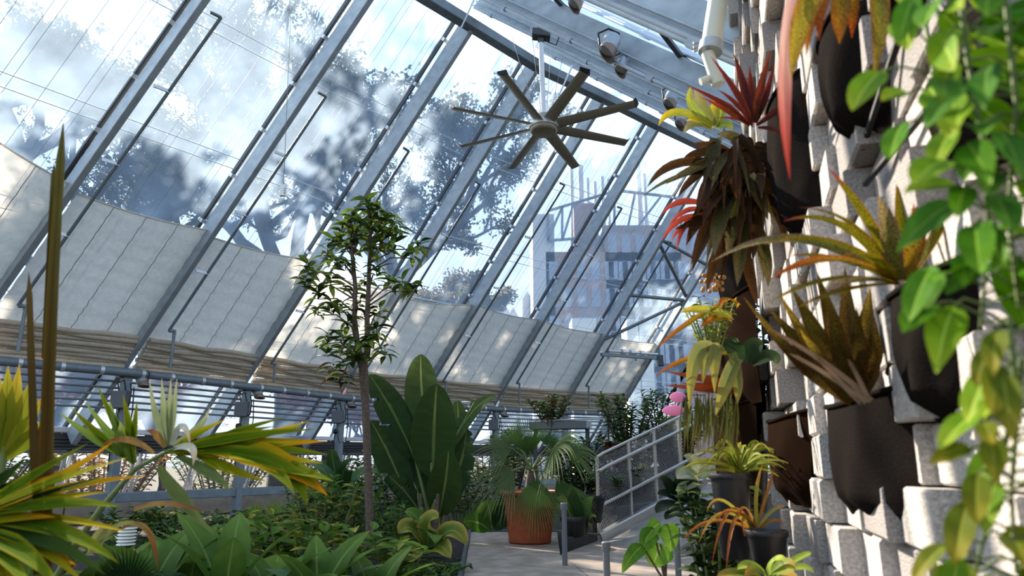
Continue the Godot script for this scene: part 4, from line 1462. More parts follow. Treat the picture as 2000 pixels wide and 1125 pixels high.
func build_left_palms() -> void:
	var yg := pal(rgb(104, 118, 22), rgb(180, 156, 36), rgb(176, 128, 24), rgb(124, 126, 30))
	var gr := pal(rgb(62, 82, 20), rgb(98, 108, 26), rgb(128, 116, 26), rgb(86, 100, 30))
	var or_ := pal(rgb(116, 126, 24), rgb(206, 134, 26), rgb(190, 120, 26), rgb(144, 134, 36))
	var dk := pal(rgb(40, 56, 28), rgb(64, 78, 34))
	var dry := pal(rgb(150, 116, 66), rgb(120, 66, 40))
	var grey := pal(rgb(120, 130, 92), rgb(158, 160, 120))
	var z := 2.5
	var o := thing("foreground_palm", "blurred yellow-green palm fronds filling the lower left corner", "palm", Vector3(-2.6, -0.06, -2.4))
	var st := M.new()
	st.tube(PackedVector3Array([Vector3(-2.6, -0.05, -2.4), P(-70, 1060, z), P(-60, 1000, z)]), [0.05, 0.04, 0.02], 8)
	wpart(o, "stem", st, mat_green())
	traced(o, z, [[-60, 1010, 100, 960, 222, 862, 34, 0.1], [-40, 1000, 130, 935, 250, 893, 30, 0.2], [-50, 1010, 120, 975, 238, 990, 42, 0.3], [-50, 1015, 130, 940, 286, 930, 26, 0.0], [-60, 1020, 120, 1010, 232, 1100, 38, 0.35], [-60, 1030, 100, 1040, 205, 1122, 36, 0.45], [-60, 1035, 60, 1040, 165, 1140, 34, 0.4], [-60, 1030, 50, 1060, 118, 1150, 34, 0.5], [-60, 1000, 80, 940, 170, 920, 30, -0.1], [-60, 1005, 60, 980, 210, 960, 34, 0.1], [-70, 1040, 20, 1080, 60, 1160, 34, 0.5], [-70, 1000, 20, 960, 125, 935, 28, -0.2], [-60, 1010, 60, 930, 172, 866, 26, -0.1], [-60, 1015, 90, 965, 222, 925, 22, 0.1], [-60, 1020, 110, 1000, 252, 1040, 26, 0.2], [-60, 1020, 60, 1020, 190, 1012, 30, 0.1], [-60, 1030, 70, 1060, 150, 1105, 30, 0.3], [-60, 1040, 10, 1080, 20, 1160, 34, 0.3], [-50, 1000, 60, 950, 200, 905, 20, 0.2], [-60, 1024, 30, 1010, 110, 1010, 30, 0.2]], "blade", [or_, yg, gr, or_, gr, dk, yg, gr], "leaflet", 0.3, 0.0, mat.matte_leaf)
	traced(o, z + 0.3, [[-60, 1000, 10, 960, 70, 920, 30, 0.0], [-60, 1020, 50, 1010, 150, 1060, 34, 0.2], [-60, 1030, 40, 1060, 100, 1125, 40, 0.2], [-60, 990, 20, 930, 50, 895, 30, 0.0]], "blade", [dk, dk, gr], "leaflet", 0.3, 0.0, mat.matte_leaf)
	# the big pleated leaf
	var p := thing("pleated_palm_leaf", "broad pleated yellow-green palm leaf at the left edge, upright behind the two tall spears", "palm", Vector3(-2.9, -0.06, -3.2))
	var st2 := M.new()
	st2.tube(PackedVector3Array([Vector3(-2.9, -0.05, -3.2), P(0, 1000, 3.1), P(8, 870, 3.1)]), [0.03, 0.02, 0.012], 8)
	wpart(p, "leaf_stalk", st2, mat_green())
	traced(p, 3.1, [[8, 880, -6, 800, -8, 712, 34, 0.05], [8, 880, 12, 800, 16, 714, 34, 0.05], [8, 880, 26, 800, 38, 712, 34, 0.0], [8, 885, 40, 820, 62, 738, 34, 0.0], [10, 890, 52, 840, 82, 775, 32, -0.05], [10, 895, 60, 860, 96, 810, 30, -0.05], [8, 890, -20, 840, -40, 740, 34, 0.0]], "blade", [pal(rgb(140, 138, 42), rgb(176, 152, 56), null, rgb(104, 104, 34)), pal(rgb(120, 126, 36), rgb(160, 150, 50), null, rgb(96, 98, 30))], "pleat", 0.4, 0.0, mat.matte_leaf, 0.0)
	traced(p, 3.05, [[72, 880, 98, 820, 94, 765, 20, 0.05]], "lance", [pal(rgb(110, 40, 26), rgb(140, 50, 30))], "red_leaflet", 0.3, 0.0, mat.dry_leaf, 0.1)
	# two tall unopened spears
	var s := thing("palm_spear", "tallest unopened palm spear rising past the leftmost rafter", "palm", Vector3(P(84, 960, 2.7).x, -0.06, -2.7))
	traced(s, 2.7, [[84, 1120, 92, 640, 124, 236, 26, 0.1], [90, 700, 100, 440, 106, 318, 14, 0.12]], "spear", [pal(rgb(78, 60, 24), rgb(96, 92, 46), rgb(104, 92, 44), rgb(60, 46, 20))], "spear", 0.5, 0.0, mat.thick_leaf, 0.0)
	var s2 := thing("palm_spear", "shorter thin palm spear leaning left of the tallest one", "palm", Vector3(P(70, 960, 2.65).x, -0.06, -2.65))
	traced(s2, 2.65, [[76, 1120, 62, 760, 56, 530, 17, 0.1]], "spear", [pal(rgb(72, 56, 24), rgb(98, 78, 40))], "spear", 0.5, 0.0, mat.thick_leaf, 0.0)
	# the frond in the middle of the left
	var f := thing("reaching_frond", "arching palm frond reaching right before the grey posts, one dull leaflet drooping", "palm", Vector3(-2.3, -0.06, -3.3))
	var zf := 3.2
	var rb := M.new()
	rb.tube(PackedVector3Array([Vector3(-2.3, -0.05, -3.3), P(150, 1060, zf), P(200, 990, zf), P(265, 915, zf), P(330, 880, zf), P(400, 862, zf)]), [0.02, 0.016, 0.013, 0.011, 0.009, 0.006], 8)
	wpart(f, "midrib", rb, mat_green())
	traced(f, zf, [[330, 882, 470, 870, 605, 822, 24, 0.1], [340, 880, 470, 848, 618, 838, 24, 0.15], [345, 884, 500, 866, 640, 888, 30, 0.2], [360, 882, 520, 890, 630, 905, 28, 0.25], [400, 876, 540, 880, 640, 968, 58, 0.35], [380, 880, 530, 880, 622, 950, 34, 0.35], [420, 870, 500, 850, 590, 832, 18, 0.1], [440, 880, 540, 900, 575, 965, 34, 0.4], [350, 878, 430, 850, 540, 832, 20, 0.0], [360, 886, 470, 884, 560, 862, 22, 0.1], [420, 872, 530, 866, 640, 862, 22, 0.2], [430, 884, 560, 910, 652, 940, 40, 0.4], [380, 884, 440, 920, 520, 940, 24, 0.2], [500, 880, 580, 915, 600, 985, 40, 0.4], [400, 866, 470, 836, 560, 815, 14, 0.0], [345, 872, 390, 842, 440, 820, 16, 0.0]], "blade", [yg, gr, gr, yg, or_, gr], "leaflet", 0.28, 0.0, mat.matte_leaf, 0.35)
	traced(f, zf, [[310, 912, 350, 980, 418, 1044, 26, 0.15], [345, 890, 430, 930, 450, 960, 22, 0.2]], "blade", [pal(rgb(92, 104, 60), rgb(110, 118, 70))], "leaflet", 0.3, 0.0, mat.matte_leaf, 0.3)
	traced(f, zf + 0.1, [[258, 900, 168, 850, 115, 805, 15, 0.0], [262, 905, 190, 850, 138, 795, 15, 0.0], [262, 905, 205, 840, 166, 784, 15, 0.0], [264, 900, 224, 830, 190, 752, 15, 0.0], [250, 880, 226, 840, 214, 782, 16, 0.0], [262, 905, 252, 830, 240, 770, 16, 0.05], [262, 905, 240, 850, 234, 822, 20, 0.05], [256, 900, 262, 830, 268, 782, 12, 0.05], [236, 890, 226, 868, 236, 826, 22, 0.1]], "blade", [pal(rgb(96, 118, 50), rgb(132, 146, 74)), gr], "leaflet", 0.3, 0.0, mat.matte_leaf, 0.1)
	traced(f, zf + 0.1, [[325, 870, 300, 810, 292, 742, 13, 0.0], [327, 870, 318, 800, 316, 738, 13, 0.0], [330, 870, 330, 800, 334, 738, 12, 0.0], [332, 870, 338, 800, 346, 738, 12, 0.0], [336, 868, 400, 840, 410, 795, 14, 0.0]], "blade", [grey], "leaflet", 0.3, 0.0, mat.matte_leaf, 0.05)
	traced(f, zf, [[335, 868, 360, 800, 372, 872, 16, 0.1], [322, 874, 300, 838, 285, 842, 16, 0.1], [340, 876, 390, 862, 376, 910, 18, 0.1], [300, 885, 245, 840, 195, 872, 14, 0.1]], "blade", [pal(rgb(190, 184, 160), rgb(200, 170, 130)), dry], "dry_leaflet", 0.4, 0.0, mat.dry_leaf, 0.3)
	traced(f, zf - 0.1, [[180, 1068, 250, 985, 300, 1050, 9, 0.0], [240, 1030, 300, 1000, 308, 1112, 10, 0.0], [182, 1080, 190, 1030, 245, 1032, 24, 0.0], [262, 996, 320, 970, 400, 1000, 10, 0.1]], "strap", [pal(rgb(150, 150, 84), rgb(136, 90, 50)), dry], "dry_leaflet", 0.3, 0.0, mat.dry_leaf, 0.3)
	var d := thing("dark_fan_palm", "low dark green fan palm in front of the louvred white sensor", "palm", P(250, 1175, 4.2))
	var fl := fan_leaf(P(248, 1150, 4.2), Vector3(0.05, 1, 0.2).normalized(), Vector3(0, 0.2, 1), px_m(95, 4.2), 1.35, 24, 0.05, pal(rgb(28, 46, 26), rgb(52, 72, 36)))
	wpart(d, "fan_leaf", fl, mat.leaf)
	var fl2 := fan_leaf(P(262, 1170, 4.0), Vector3(0.3, 1, 0.4).normalized(), Vector3(0, 0.3, 1), px_m(80, 4.0), 1.4, 22, 0.1, pal(rgb(26, 42, 26), rgb(46, 66, 36)))
	wpart(d, "fan_leaf", fl2, mat.leaf)

func ground_plant(called: String, label: String, cat: String, px: float, z: float, group := "") -> Node3D:
	var p := P(px, 1000, z)
	return thing(called, label, cat, Vector3(p.x, -0.06, p.z), group)

func build_understory() -> void:
	var mid := pal(rgb(70, 100, 44), rgb(100, 124, 54), null, rgb(130, 146, 80))
	var lite := pal(rgb(84, 116, 42), rgb(118, 138, 54), null, rgb(140, 156, 80))
	var teal := pal(rgb(74, 104, 72), rgb(104, 128, 90), null, rgb(140, 156, 110))
	var dark := pal(rgb(44, 66, 36), rgb(66, 84, 42), null, rgb(96, 112, 60))
	var yel := pal(rgb(128, 136, 56), rgb(176, 156, 66), null, rgb(170, 170, 90))
	var edged := pal(rgb(92, 112, 48), rgb(132, 128, 56), rgb(200, 160, 80), rgb(150, 156, 80))
	# front row: big soft leaves
	var row := [[70, 4.3, dark, "half hidden behind the corner palm"], [185, 4.5, mid, "between corner palm and dark fan palm"], [300, 4.6, lite, "right beside the dark fan palm"], [385, 4.9, teal, "under the drooping dull leaflet"], [455, 4.7, mid, "in the middle of the bottom edge"], [545, 4.9, lite, "left of the slim tree, at the bottom edge"], [630, 4.8, teal, "just left of the slim tree's foot"], [735, 4.9, lite, "at the bottom edge below the slim tree"]]
	for q in row:
		var o := ground_plant("broadleaf_plant", "big soft-leaved plant at the bed's front, " + q[3], "plant", q[0], q[1], "soft leaved plants in the front bed")
		rosette(o, 20, Vector2(0.55, 0.80), 0.21, Vector2(25, 82), Vector2(45, 90), "oval" if q[0] < 500 else "lance", [q[2], mid, q[2]], 5, Vector3(0, 0.08, 0), "leaf", 0.03)
	for q in [[335, 5.6, 0.62, "behind the dark fan palm"], [420, 5.9, 0.66, "below the arching frond"], [505, 5.7, 0.70, "under the blurred frond tip"], [590, 5.8, 0.78, "beneath the blurred yellow leaflet"], [670, 5.7, 0.70, "directly left of the slim trunk"], [770, 5.8, 0.62, "directly right of the slim trunk"]]:
		var o := ground_plant("leafy_shrub", "bushy narrow-leaved shrub in the bed's second row, " + q[3], "shrub", q[0], q[1], "narrow leaved shrubs in the bed")
		shrub(o, q[2] * 0.85, 0.32, 8, 10, 0.23, 0.075, "lance", [lite, mid, lite, yel, mid])
	for q in [[280, 7.2, 0.46, dark, "by the white sensor"], [370, 7.6, 0.50, dark, "left of centre"], [450, 7.0, 0.48, mid, "under the frond's tip"], [560, 7.4, 0.62, yel, "yellowish, below the grey rail"], [640, 7.2, 0.95, yel, "yellowish, left of the slim trunk"], [690, 8.0, 0.95, mid, "behind the slim trunk"], [770, 7.4, 0.7, mid, "between slim trunk and paddle leaves"]]:
		var o := ground_plant("tall_shrub", "darker shrub farther back in the bed, " + q[4], "shrub", q[0], q[1], "small leaved shrubs in the bed")
		shrub(o, q[2], 0.40, 10, 18, 0.15, 0.062, "lance", [q[3], dark, q[3], mid, q[3]], true)
	for q in [[250, 10.0, 0.45, "far left"], [330, 10.5, 0.40, "left of the ledge"], [420, 10.0, 0.38, "in front of the first ledge"], [520, 10.5, 0.45, "at the second post"], [600, 10.5, 1.15, "right of the second post"], [690, 11.5, 1.2, "behind the slim trunk"], [770, 11.0, 1.25, "left of the paddle leaves"], [900, 11.5, 1.1, "between paddle leaves and potted palm"], [960, 12.5, 1.2, "behind the potted palm"]]:
		var o := ground_plant("back_shrub", "airy dark shrub along the glass behind the bed, " + q[3], "shrub", q[0], q[1], "shrubs along the glass")
		shrub(o, q[2], 0.55, 12, 26, 0.13, 0.06, "oval", [dark, mid, dark, yel, teal], true)
	# split-leaved climber left of the tree
	var ph := ground_plant("split_leaf_plant", "plant with large grey-green split leaves under the third post, left of the slim trunk", "plant", 665, 8.4)
	traced(ph, 8.4, [[665, 990, 640, 900, 600, 905, 34, 0.2], [668, 990, 660, 890, 700, 900, 38, 0.3], [668, 990, 650, 920, 612, 940, 30, 0.3], [670, 990, 690, 900, 742, 925, 34, 0.1], [668, 990, 645, 880, 648, 876, 34, 0.0], [668, 995, 620, 950, 582, 965, 28, 0.2]], "heart", [teal, dark, mid], "leaf", 0.2, 0.03)
	# fan leaves at the back left
	var sf := ground_plant("small_fan_palm", "small bright fan palm behind the drooping dull leaflet", "palm", 520, 8.2)
	for q in [[505, 1010, -0.4], [535, 1005, 0.3], [522, 1030, 0.1]]:
		wpart(sf, "fan_leaf", fan_leaf(P(q[0], q[1], 8.2), Vector3(q[2], 1, 0.2).normalized(), Vector3(0, 0.2, 1), px_m(40, 8.2), 0.9, 12, 0.02, pal(rgb(110, 132, 60), rgb(140, 150, 74))), mat.leaf)
		var pe := M.new()
		pe.tube(PackedVector3Array([sf.position, P(q[0], q[1], 8.2)]), [0.008, 0.005], 5, false)
		wpart(sf, "leaf_stalk", pe, mat_green())
	# yellow-edged leaves by the path
	var ye := ground_plant("edged_leaf_plant", "plant with yellow-edged drooping leaves at the foot of the paddle leaves", "plant", 835, 7.2)
	traced(ye, 7.2, [[835, 1075, 800, 1005, 778, 1042, 40, 0.3], [838, 1075, 830, 1000, 856, 1012, 44, 0.2], [840, 1078, 850, 1020, 850, 1062, 36, 0.35], [845, 1080, 880, 1000, 912, 1065, 42, 0.2], [838, 1078, 800, 1040, 770, 1085, 34, 0.4], [840, 1070, 815, 990, 790, 1000, 30, 0.0], [845, 1075, 860, 1050, 880, 1090, 34, 0.4], [836, 1078, 820, 1060, 800, 1100, 30, 0.5]], "oval", [edged, edged, mid], "leaf", 0.2, 0.02)
	for q in [[760, 6.6, "left of the edged leaves"], [800, 6.4, "below the edged leaves"], [850, 6.9, "beside the path edge"]]:
		var o := ground_plant("ground_cover", "low mat of small leaves on the soil, " + q[2], "plant", q[0], q[1], "low mats beside the path")
		shrub(o, 0.16, 0.38, 14, 18, 0.07, 0.035, "oval", [mid, dark, lite, mid, teal], true, "stem", 0.1)
	var tuft := ground_plant("fern_tuft", "feathery green tuft lying on the dark soil left of the path", "plant", 866, 6.6)
	rosette(tuft, 22, Vector2(0.22, 0.34), 0.03, Vector2(10, 60), Vector2(30, 70), "blade", [mid, lite, teal], 5, Vector3(0, 0.02, 0), "frond")
	# heart leaves behind the pot
	var hl := ground_plant("heart_leaf_plant", "plant with a large flat heart leaf just left of the terracotta pot", "plant", 958, 9.3)
	traced(hl, 9.3, [[962, 1035, 958, 1000, 950, 975, 52, 0.0], [966, 1036, 985, 1000, 992, 985, 36, 0.1], [958, 1036, 925, 1010, 905, 1020, 34, 0.1], [960, 1036, 940, 1000, 925, 985, 40, -0.1]], "oval", [pal(rgb(70, 106, 40), rgb(92, 126, 48), null, rgb(150, 166, 90)), dark], "leaf", 0.1, 0.02, null, 0.1)

func build_terrace_plants() -> void:
	var mid := pal(rgb(64, 90, 44), rgb(92, 112, 54))
	var dark := pal(rgb(44, 64, 36), rgb(62, 80, 44))
	var lite := pal(rgb(96, 118, 56), rgb(136, 146, 76))
	var red := pal(rgb(110, 70, 44), rgb(130, 84, 54))
	var list := [["terrace_bush", "round leafy bush in the grey trough behind the fan palm", 1075, 835, 12.8, 0.62, 0.50, 12, 30, 0.12, 0.06, "oval", [mid, lite, mid, red, mid]], ["terrace_bush", "big drooping bush on the terrace above the railing's left end", 1228, 900, 11.6, 1.15, 0.62, 16, 46, 0.15, 0.05, "lance", [mid, dark, mid, lite, dark]], ["terrace_bush", "narrow climbing shrub at the end post beyond the railing", 1290, 860, 13.0, 1.05, 0.40, 10, 30, 0.15, 0.04, "lance", [mid, dark, mid, mid, lite]], ["terrace_bush", "dark small-leaved hedge between fan palm and railing", 1130, 990, 11.0, 1.05, 0.60, 16, 48, 0.11, 0.07, "oval", [dark, mid, dark, mid, lite]], ["terrace_bush", "tangle of dark leaves behind the wire mesh", 1225, 985, 11.4, 0.85, 0.70, 14, 40, 0.13, 0.06, "oval", [dark, dark, mid, dark, red]], ["terrace_bush", "leafy shrub left of the terrace trough, behind the fan palm's crown", 1000, 980, 13.5, 1.35, 0.50, 12, 30, 0.13, 0.06, "oval", [mid, dark, mid, lite, mid]], ["terrace_bush", "tall dark bush just beyond the far end of the block wall", 1475, 1000, 8.6, 2.7, 0.5, 18, 50, 0.16, 0.07, "oval", [dark, dark, mid, dark, red]], ["terrace_bush", "bush at the far top of the ramp by the wall", 1325, 930, 11.5, 1.0, 0.5, 12, 34, 0.13, 0.05, "lance", [mid, dark, lite, mid, yellow_pal()]], ["terrace_bush", "dark leafy plant in the lower planter box, by the first railing post", 1200, 985, 9.95, 0.45, 0.40, 12, 26, 0.13, 0.07, "oval", [dark, mid, dark, dark, mid]], ["terrace_bush", "dark plant in the upper planter box under the drooping bush", 1240, 930, 11.3, 0.7, 0.7, 16, 34, 0.14, 0.06, "lance", [dark, dark, mid, dark, mid]], ["terrace_bush", "dark plant in the planter boxes beside the top of the ramp", 1310, 925, 11.3, 0.8, 0.55, 16, 34, 0.14, 0.06, "oval", [dark, red, mid, dark, mid]]]
	for q in list:
		var p := P(q[2], q[3], q[4])
		var o := thing(q[0], q[1], "bush", Vector3(p.x, maxf(p.y, -0.06), p.z))
		shrub(o, q[5], q[6], q[7], q[8], q[9], q[10], q[11], q[12], true, "bark", 0.2)
	var np := P(1128, 1052, 8.6)
	var nt := thing("notch_plant", "dark leafy plant with upright stalks in the notch beside the path", "plant", Vector3(np.x, 0.0, np.z))
	traced(nt, 8.6, [[1126, 1050, 1110, 980, 1090, 970, 26, 0.1], [1128, 1050, 1122, 970, 1118, 955, 30, 0.1], [1130, 1050, 1140, 980, 1160, 970, 28, 0.1], [1130, 1052, 1150, 1000, 1165, 1010, 24, 0.2], [1126, 1052, 1105, 1010, 1098, 1020, 22, 0.2], [1128, 1050, 1130, 990, 1136, 975, 26, 0.0]], "lance", [pal(rgb(66, 84, 44), rgb(110, 116, 60), null, rgb(150, 150, 90)), dark, mid], "leaf")
	var yp := P(1252, 905, 10.8)
	var yf := thing("yellow_hanging_plant", "small hanging spray of yellow leaves seen through the top of the mesh", "plant", yp)
	rosette(yf, 14, Vector2(0.14, 0.24), 0.03, Vector2(-30, 30), Vector2(60, 100), "lance", [pal(rgb(160, 150, 50), rgb(196, 180, 70))], 4)

func yellow_pal() -> Dictionary:
	return pal(rgb(150, 140, 60), rgb(170, 150, 70))


# ---------------------------------------------------------------- the planted wall
func pocket(label: String, xl: float, xr: float, yt: float, yb: float, bulge: float, taper: float, m: Material, off := 0.0) -> Node3D:
	var ym := (yt + yb) / 2
	var left := W(xl, yt, off + bulge * 0.5)
	var right := W(xr, yt, off)
	var nw := Vector3(-1, 0, -0.17).normalized()
	left -= nw * bulge * 0.5
	left.y = lerpf(left.y, right.y, 0.5)
	right.y = left.y
	var low := W((xl + xr) / 2, yb, off + bulge * 0.4)
	var h := maxf(left.y - low.y, 0.12)
	var o := thing("felt_pocket", label, "planter", (left + right) / 2)
	var rows := []
	for r in 13:
		var v := r / 12.0
		var row := PackedVector3Array()
		var ws := lerpf(1.0, taper, pow(v, 1.3))
		var bv := bulge * (0.75 + 0.25 * sin(PI * minf(v * 0.9 + 0.12, 1.0))) * (1.0 if v < 0.85 else 1.0 - (v - 0.85) / 0.15 * 0.9)
		for k in 15:
			var u := k / 14.0
			var q: Vector3 = left.lerp(right, 0.5 + (u - 0.5) * ws) - Vector3(0, v * h, 0)
			q += nw * (bv * (1.0 - pow(absf(2.0 * u - 1.0), 2.6)) + 0.012 * sin(u * 17.0 + v * 6.0) * v + 0.01)
			q.y -= 0.03 * sin(PI * u) * (1.0 - v)
			row.append(q)
		rows.append(row)
	var s := M.new()
	s.grid(rows)
	wpart(o, "pouch", s, m)
	var rim := M.new()
	var rp := PackedVector3Array()
	for p in rows[0]:
		rp.append(p + nw * 0.004)
	rim.tube(rp, [0.011], 6)
	wpart(o, "rim", rim, m)
	var soil := M.new()
	var back := PackedVector3Array()
	var front := PackedVector3Array()
	for k in 15:
		back.append(left.lerp(right, k / 14.0) - Vector3(0, 0.03, 0))
		front.append(rows[1][k])
	soil.grid([back, front])
	wpart(o, "soil", soil, mat.soil)
	return o

func wz(px: float, py: float, off: float) -> float:
	return -W(px, py, off).z

func build_wall_plants() -> void:
	var felt: Material = mat.felt
	pocket("black felt pocket high on the block wall, below the hanging yellow leaves", 1590, 1755, 40, 285, 0.15, 0.35, felt)
	pocket("black felt pocket right of centre, under the bright green vine", 1725, 1945, 545, 825, 0.13, 0.5, felt)
	pocket("wide black felt pocket with the mottled upright leaves, lowest large one", 1600, 1800, 775, 1015, 0.12, 0.8, felt)
	pocket("brownish felt pocket left of the wide black one", 1495, 1590, 812, 985, 0.12, 0.6, mat.brown_felt)
	pocket("dark felt pocket behind the red speckled rosette", 1500, 1600, 190, 480, 0.16, 0.8, felt)
	pocket("dark felt pocket behind the drooping brown leaves", 1390, 1470, 380, 640, 0.18, 0.6, felt)
	pocket("black felt pocket at the top edge above the vine", 1720, 1900, -80, 40, 0.18, 0.8, felt)
	pocket("black felt pocket at the right edge behind the vine leaves", 1830, 2010, 130, 330, 0.16, 0.7, felt)
	pocket("dark felt pocket below the grey-green strap leaves", 1430, 1500, 700, 850, 0.14, 0.6, mat.brown_felt)
	pocket("big dark felt pocket below the shaggy brown leaves, at the wall's far end", 1400, 1480, 600, 800, 0.14, 0.8, mat.brown_felt, 0.12)
	pocket("dark felt pocket behind the spider plant, at the wall's far end", 1390, 1480, 800, 990, 0.14, 0.8, mat.brown_felt, 0.12)
	# straps that hold the pockets
	var st := thing("hanging_straps", "black straps crossing the blocks below the highest felt pocket", "strap", W(1720, 280, 0.02))
	for q in [[1760, 60, 1685, 290], [1810, 215, 1690, 360], [1735, 690, 1700, 560], [1760, 640, 1735, 730]]:
		var s := M.new()
		s.bar(W(q[0], q[1], 0.05), W(q[2], q[3], 0.05), 0.02, 0.02, Vector3(-1, 0, 0), 0.004)
		wpart(st, "strap", s, mat.black_rubber)
	# small round pots low on the wall
	for q in [[1497, 1035, 1112, 0.30, "small black pot holding the orange arching straps"], [1425, 925, 1090, 0.42, "tall black pot behind the orange arching straps, lower left of the wall"]]:
		var z := wz(q[0], q[1], q[3])
		var top := P(q[0], q[1], z)
		var h := top.y - P(q[0], q[2], z).y
		var po := thing("black_pot", q[4], "pot", top - Vector3(0, h, 0))
		var r := px_m(36, z)
		var b := M.new()
		b.lathe([[0.0, 0.0], [r * 0.72, 0.0], [r * 0.95, h - 0.03], [r * 1.05, h - 0.028], [r * 1.05, h], [r * 0.95, h], [r * 0.9, h - 0.04]], 28)
		part(po, "body", b, mat.black_plastic)
		var so := M.new()
		so.lathe([[r * 0.92, h - 0.03], [0.0, h - 0.02]], 20)
		part(po, "soil", so, mat.soil)
	var yg := pal(rgb(122, 130, 28), rgb(164, 140, 40), rgb(176, 110, 40), rgb(140, 146, 44), 0.3)
	yg["from"] = 0.7
	var ygr := pal(rgb(128, 134, 30), rgb(200, 60, 84), rgb(170, 120, 40), null, 0.25)
	ygr["from"] = 0.78
	var gold := pal(rgb(176, 150, 40), rgb(214, 110, 40), rgb(190, 80, 40), null, 0.4)
	var palegr := pal(rgb(120, 128, 62), rgb(164, 150, 110), rgb(150, 120, 110), null, 0.15)
	# the largest bromeliad
	var bz := wz(1745, 545, 0.16)
	var b1 := thing("bromeliad", "large spotted yellow-green bromeliad with pink-red leaf tips, centre right of the wall", "bromeliad", P(1745, 545, bz), "bromeliads on the wall")
	traced(b1, bz, [[1750, 552, 1560, 410, 1388, 512, 34, -0.25], [1750, 548, 1650, 400, 1530, 432, 28, 0.0], [1748, 548, 1630, 440, 1490, 478, 30, 0.1], [1750, 550, 1630, 470, 1505, 545, 28, 0.2], [1748, 556, 1640, 520, 1500, 592, 30, 0.25], [1750, 556, 1650, 560, 1560, 600, 26, 0.3], [1752, 545, 1700, 430, 1618, 328, 30, 0.0], [1756, 545, 1745, 460, 1714, 380, 34, 0.1], [1752, 548, 1680, 410, 1560, 405, 14, -0.1], [1760, 545, 1775, 450, 1750, 360, 36, -0.1], [1765, 548, 1800, 460, 1800, 345, 34, 0.05], [1768, 550, 1830, 480, 1855, 410, 32, 0.1], [1765, 555, 1830, 530, 1890, 520, 30, 0.15], [1750, 550, 1700, 480, 1650, 500, 26, 0.3], [1752, 556, 1690, 540, 1620, 560, 24, 0.3], [1748, 550, 1620, 490, 1540, 500, 18, 0.0]], "strap", [palegr, ygr, yg, gold, yg, yg, ygr], "leaf", 0.35, 0.0, mat.spotted_leaf, 0.55)
	# leaves hanging from above the frame
	var hz := wz(1630, 0, 0.28)
	var b2 := thing("bromeliad", "yellow and orange bromeliad leaves hanging from the top edge over the highest pocket", "bromeliad", P(1640, -60, hz), "bromeliads on the wall")
	traced(b2, hz, [[1640, -70, 1560, -20, 1545, 152, 50, 0.2], [1650, -70, 1600, -40, 1600, 80, 34, 0.1], [1650, -60, 1640, 10, 1640, 86, 40, 0.1], [1690, -70, 1740, -20, 1706, 156, 36, 0.2], [1660, -60, 1670, 0, 1664, 75, 26, 0.0], [1640, -70, 1580, 0, 1575, 110, 22, 0.1], [1700, -70, 1760, -40, 1790, 20, 34, 0.1]], "strap", [pal(rgb(158, 160, 50), rgb(190, 176, 60), rgb(190, 110, 50), null, 0.5), gold, pal(rgb(150, 140, 40), rgb(206, 130, 30), rgb(170, 90, 30), null, 0.4)], "leaf", 0.25, 0.0, mat.spotted_leaf, 0.15)
	traced(b2, hz - 0.05, [[1560, -60, 1512, 120, 1543, 352, 30, 0.1]], "strap", [pal(rgb(200, 160, 150), rgb(150, 50, 40), null, rgb(186, 120, 112))], "red_leaf", 0.3, 0.0, null, 0.1)
	# red speckled rosette
	var rz := wz(1470, 235, 0.26)
	var rd := pal(rgb(84, 40, 36), rgb(140, 52, 44), rgb(150, 60, 50), null, 0.6)
	var rd2 := pal(rgb(96, 52, 30), rgb(190, 80, 50), rgb(150, 60, 50), null, 0.6)
	var b3 := thing("bromeliad", "upright dark red speckled bromeliad near the top of the wall", "bromeliad", P(1470, 240, rz), "bromeliads on the wall")
	traced(b3, rz, [[1468, 240, 1440, 180, 1388, 110, 19, 0.0], [1470, 238, 1456, 170, 1432, 102, 19, -0.05], [1474, 238, 1486, 170, 1506, 96, 20, 0.0], [1476, 240, 1500, 190, 1512, 122, 17, 0.05], [1470, 236, 1466, 180, 1464, 128, 17, -0.1], [1464, 244, 1420, 200, 1338, 166, 14, 0.05], [1464, 246, 1420, 215, 1366, 188, 14, 0.1], [1470, 245, 1430, 190, 1400, 175, 14, 0.05], [1478, 245, 1520, 220, 1545, 190, 16, 0.1], [1472, 250, 1450, 230, 1400, 230, 14, 0.15], [1474, 240, 1478, 200, 1490, 150, 17, 0.08], [1480, 250, 1510, 250, 1530, 262, 14, 0.1]], "blade", [rd, rd, rd2, rd], "leaf", 0.4, 0.0, mat.spotted_leaf, 0.4)
	# yellow-green one beside it
	var yz := wz(1392, 240, 0.34)
	var b4 := thing("bromeliad", "small yellow-green bromeliad left of the red speckled one, one leaf bent down yellow", "bromeliad", P(1394, 250, yz), "bromeliads on the wall")
	traced(b4, yz, [[1390, 246, 1310, 196, 1286, 246, 22, 0.05], [1390, 245, 1335, 210, 1350, 168, 20, 0.05], [1394, 245, 1370, 200, 1355, 172, 20, 0.0], [1396, 246, 1400, 215, 1392, 196, 20, 0.0], [1398, 248, 1415, 220, 1408, 198, 18, 0.0], [1388, 250, 1350, 232, 1335, 262, 20, 0.1], [1392, 250, 1370, 230, 1340, 236, 18, 0.1], [1400, 250, 1425, 235, 1430, 255, 18, 0.1]], "strap", [pal(rgb(150, 150, 50), rgb(214, 180, 40)), pal(rgb(130, 146, 60), rgb(170, 166, 70), null, rgb(190, 180, 90)), palegr], "leaf", 0.3, 0.0, null, 0.4)
	# the brown drooping mass
	var mz := wz(1440, 400, 0.30)
	var br := pal(rgb(72, 58, 34), rgb(92, 66, 42), rgb(104, 74, 42), null, 0.4)
	var ol := pal(rgb(80, 84, 46), rgb(130, 126, 86), rgb(104, 90, 56), null, 0.25)
	var dkb := pal(rgb(58, 44, 28), rgb(84, 58, 36), null, null, 0.3)
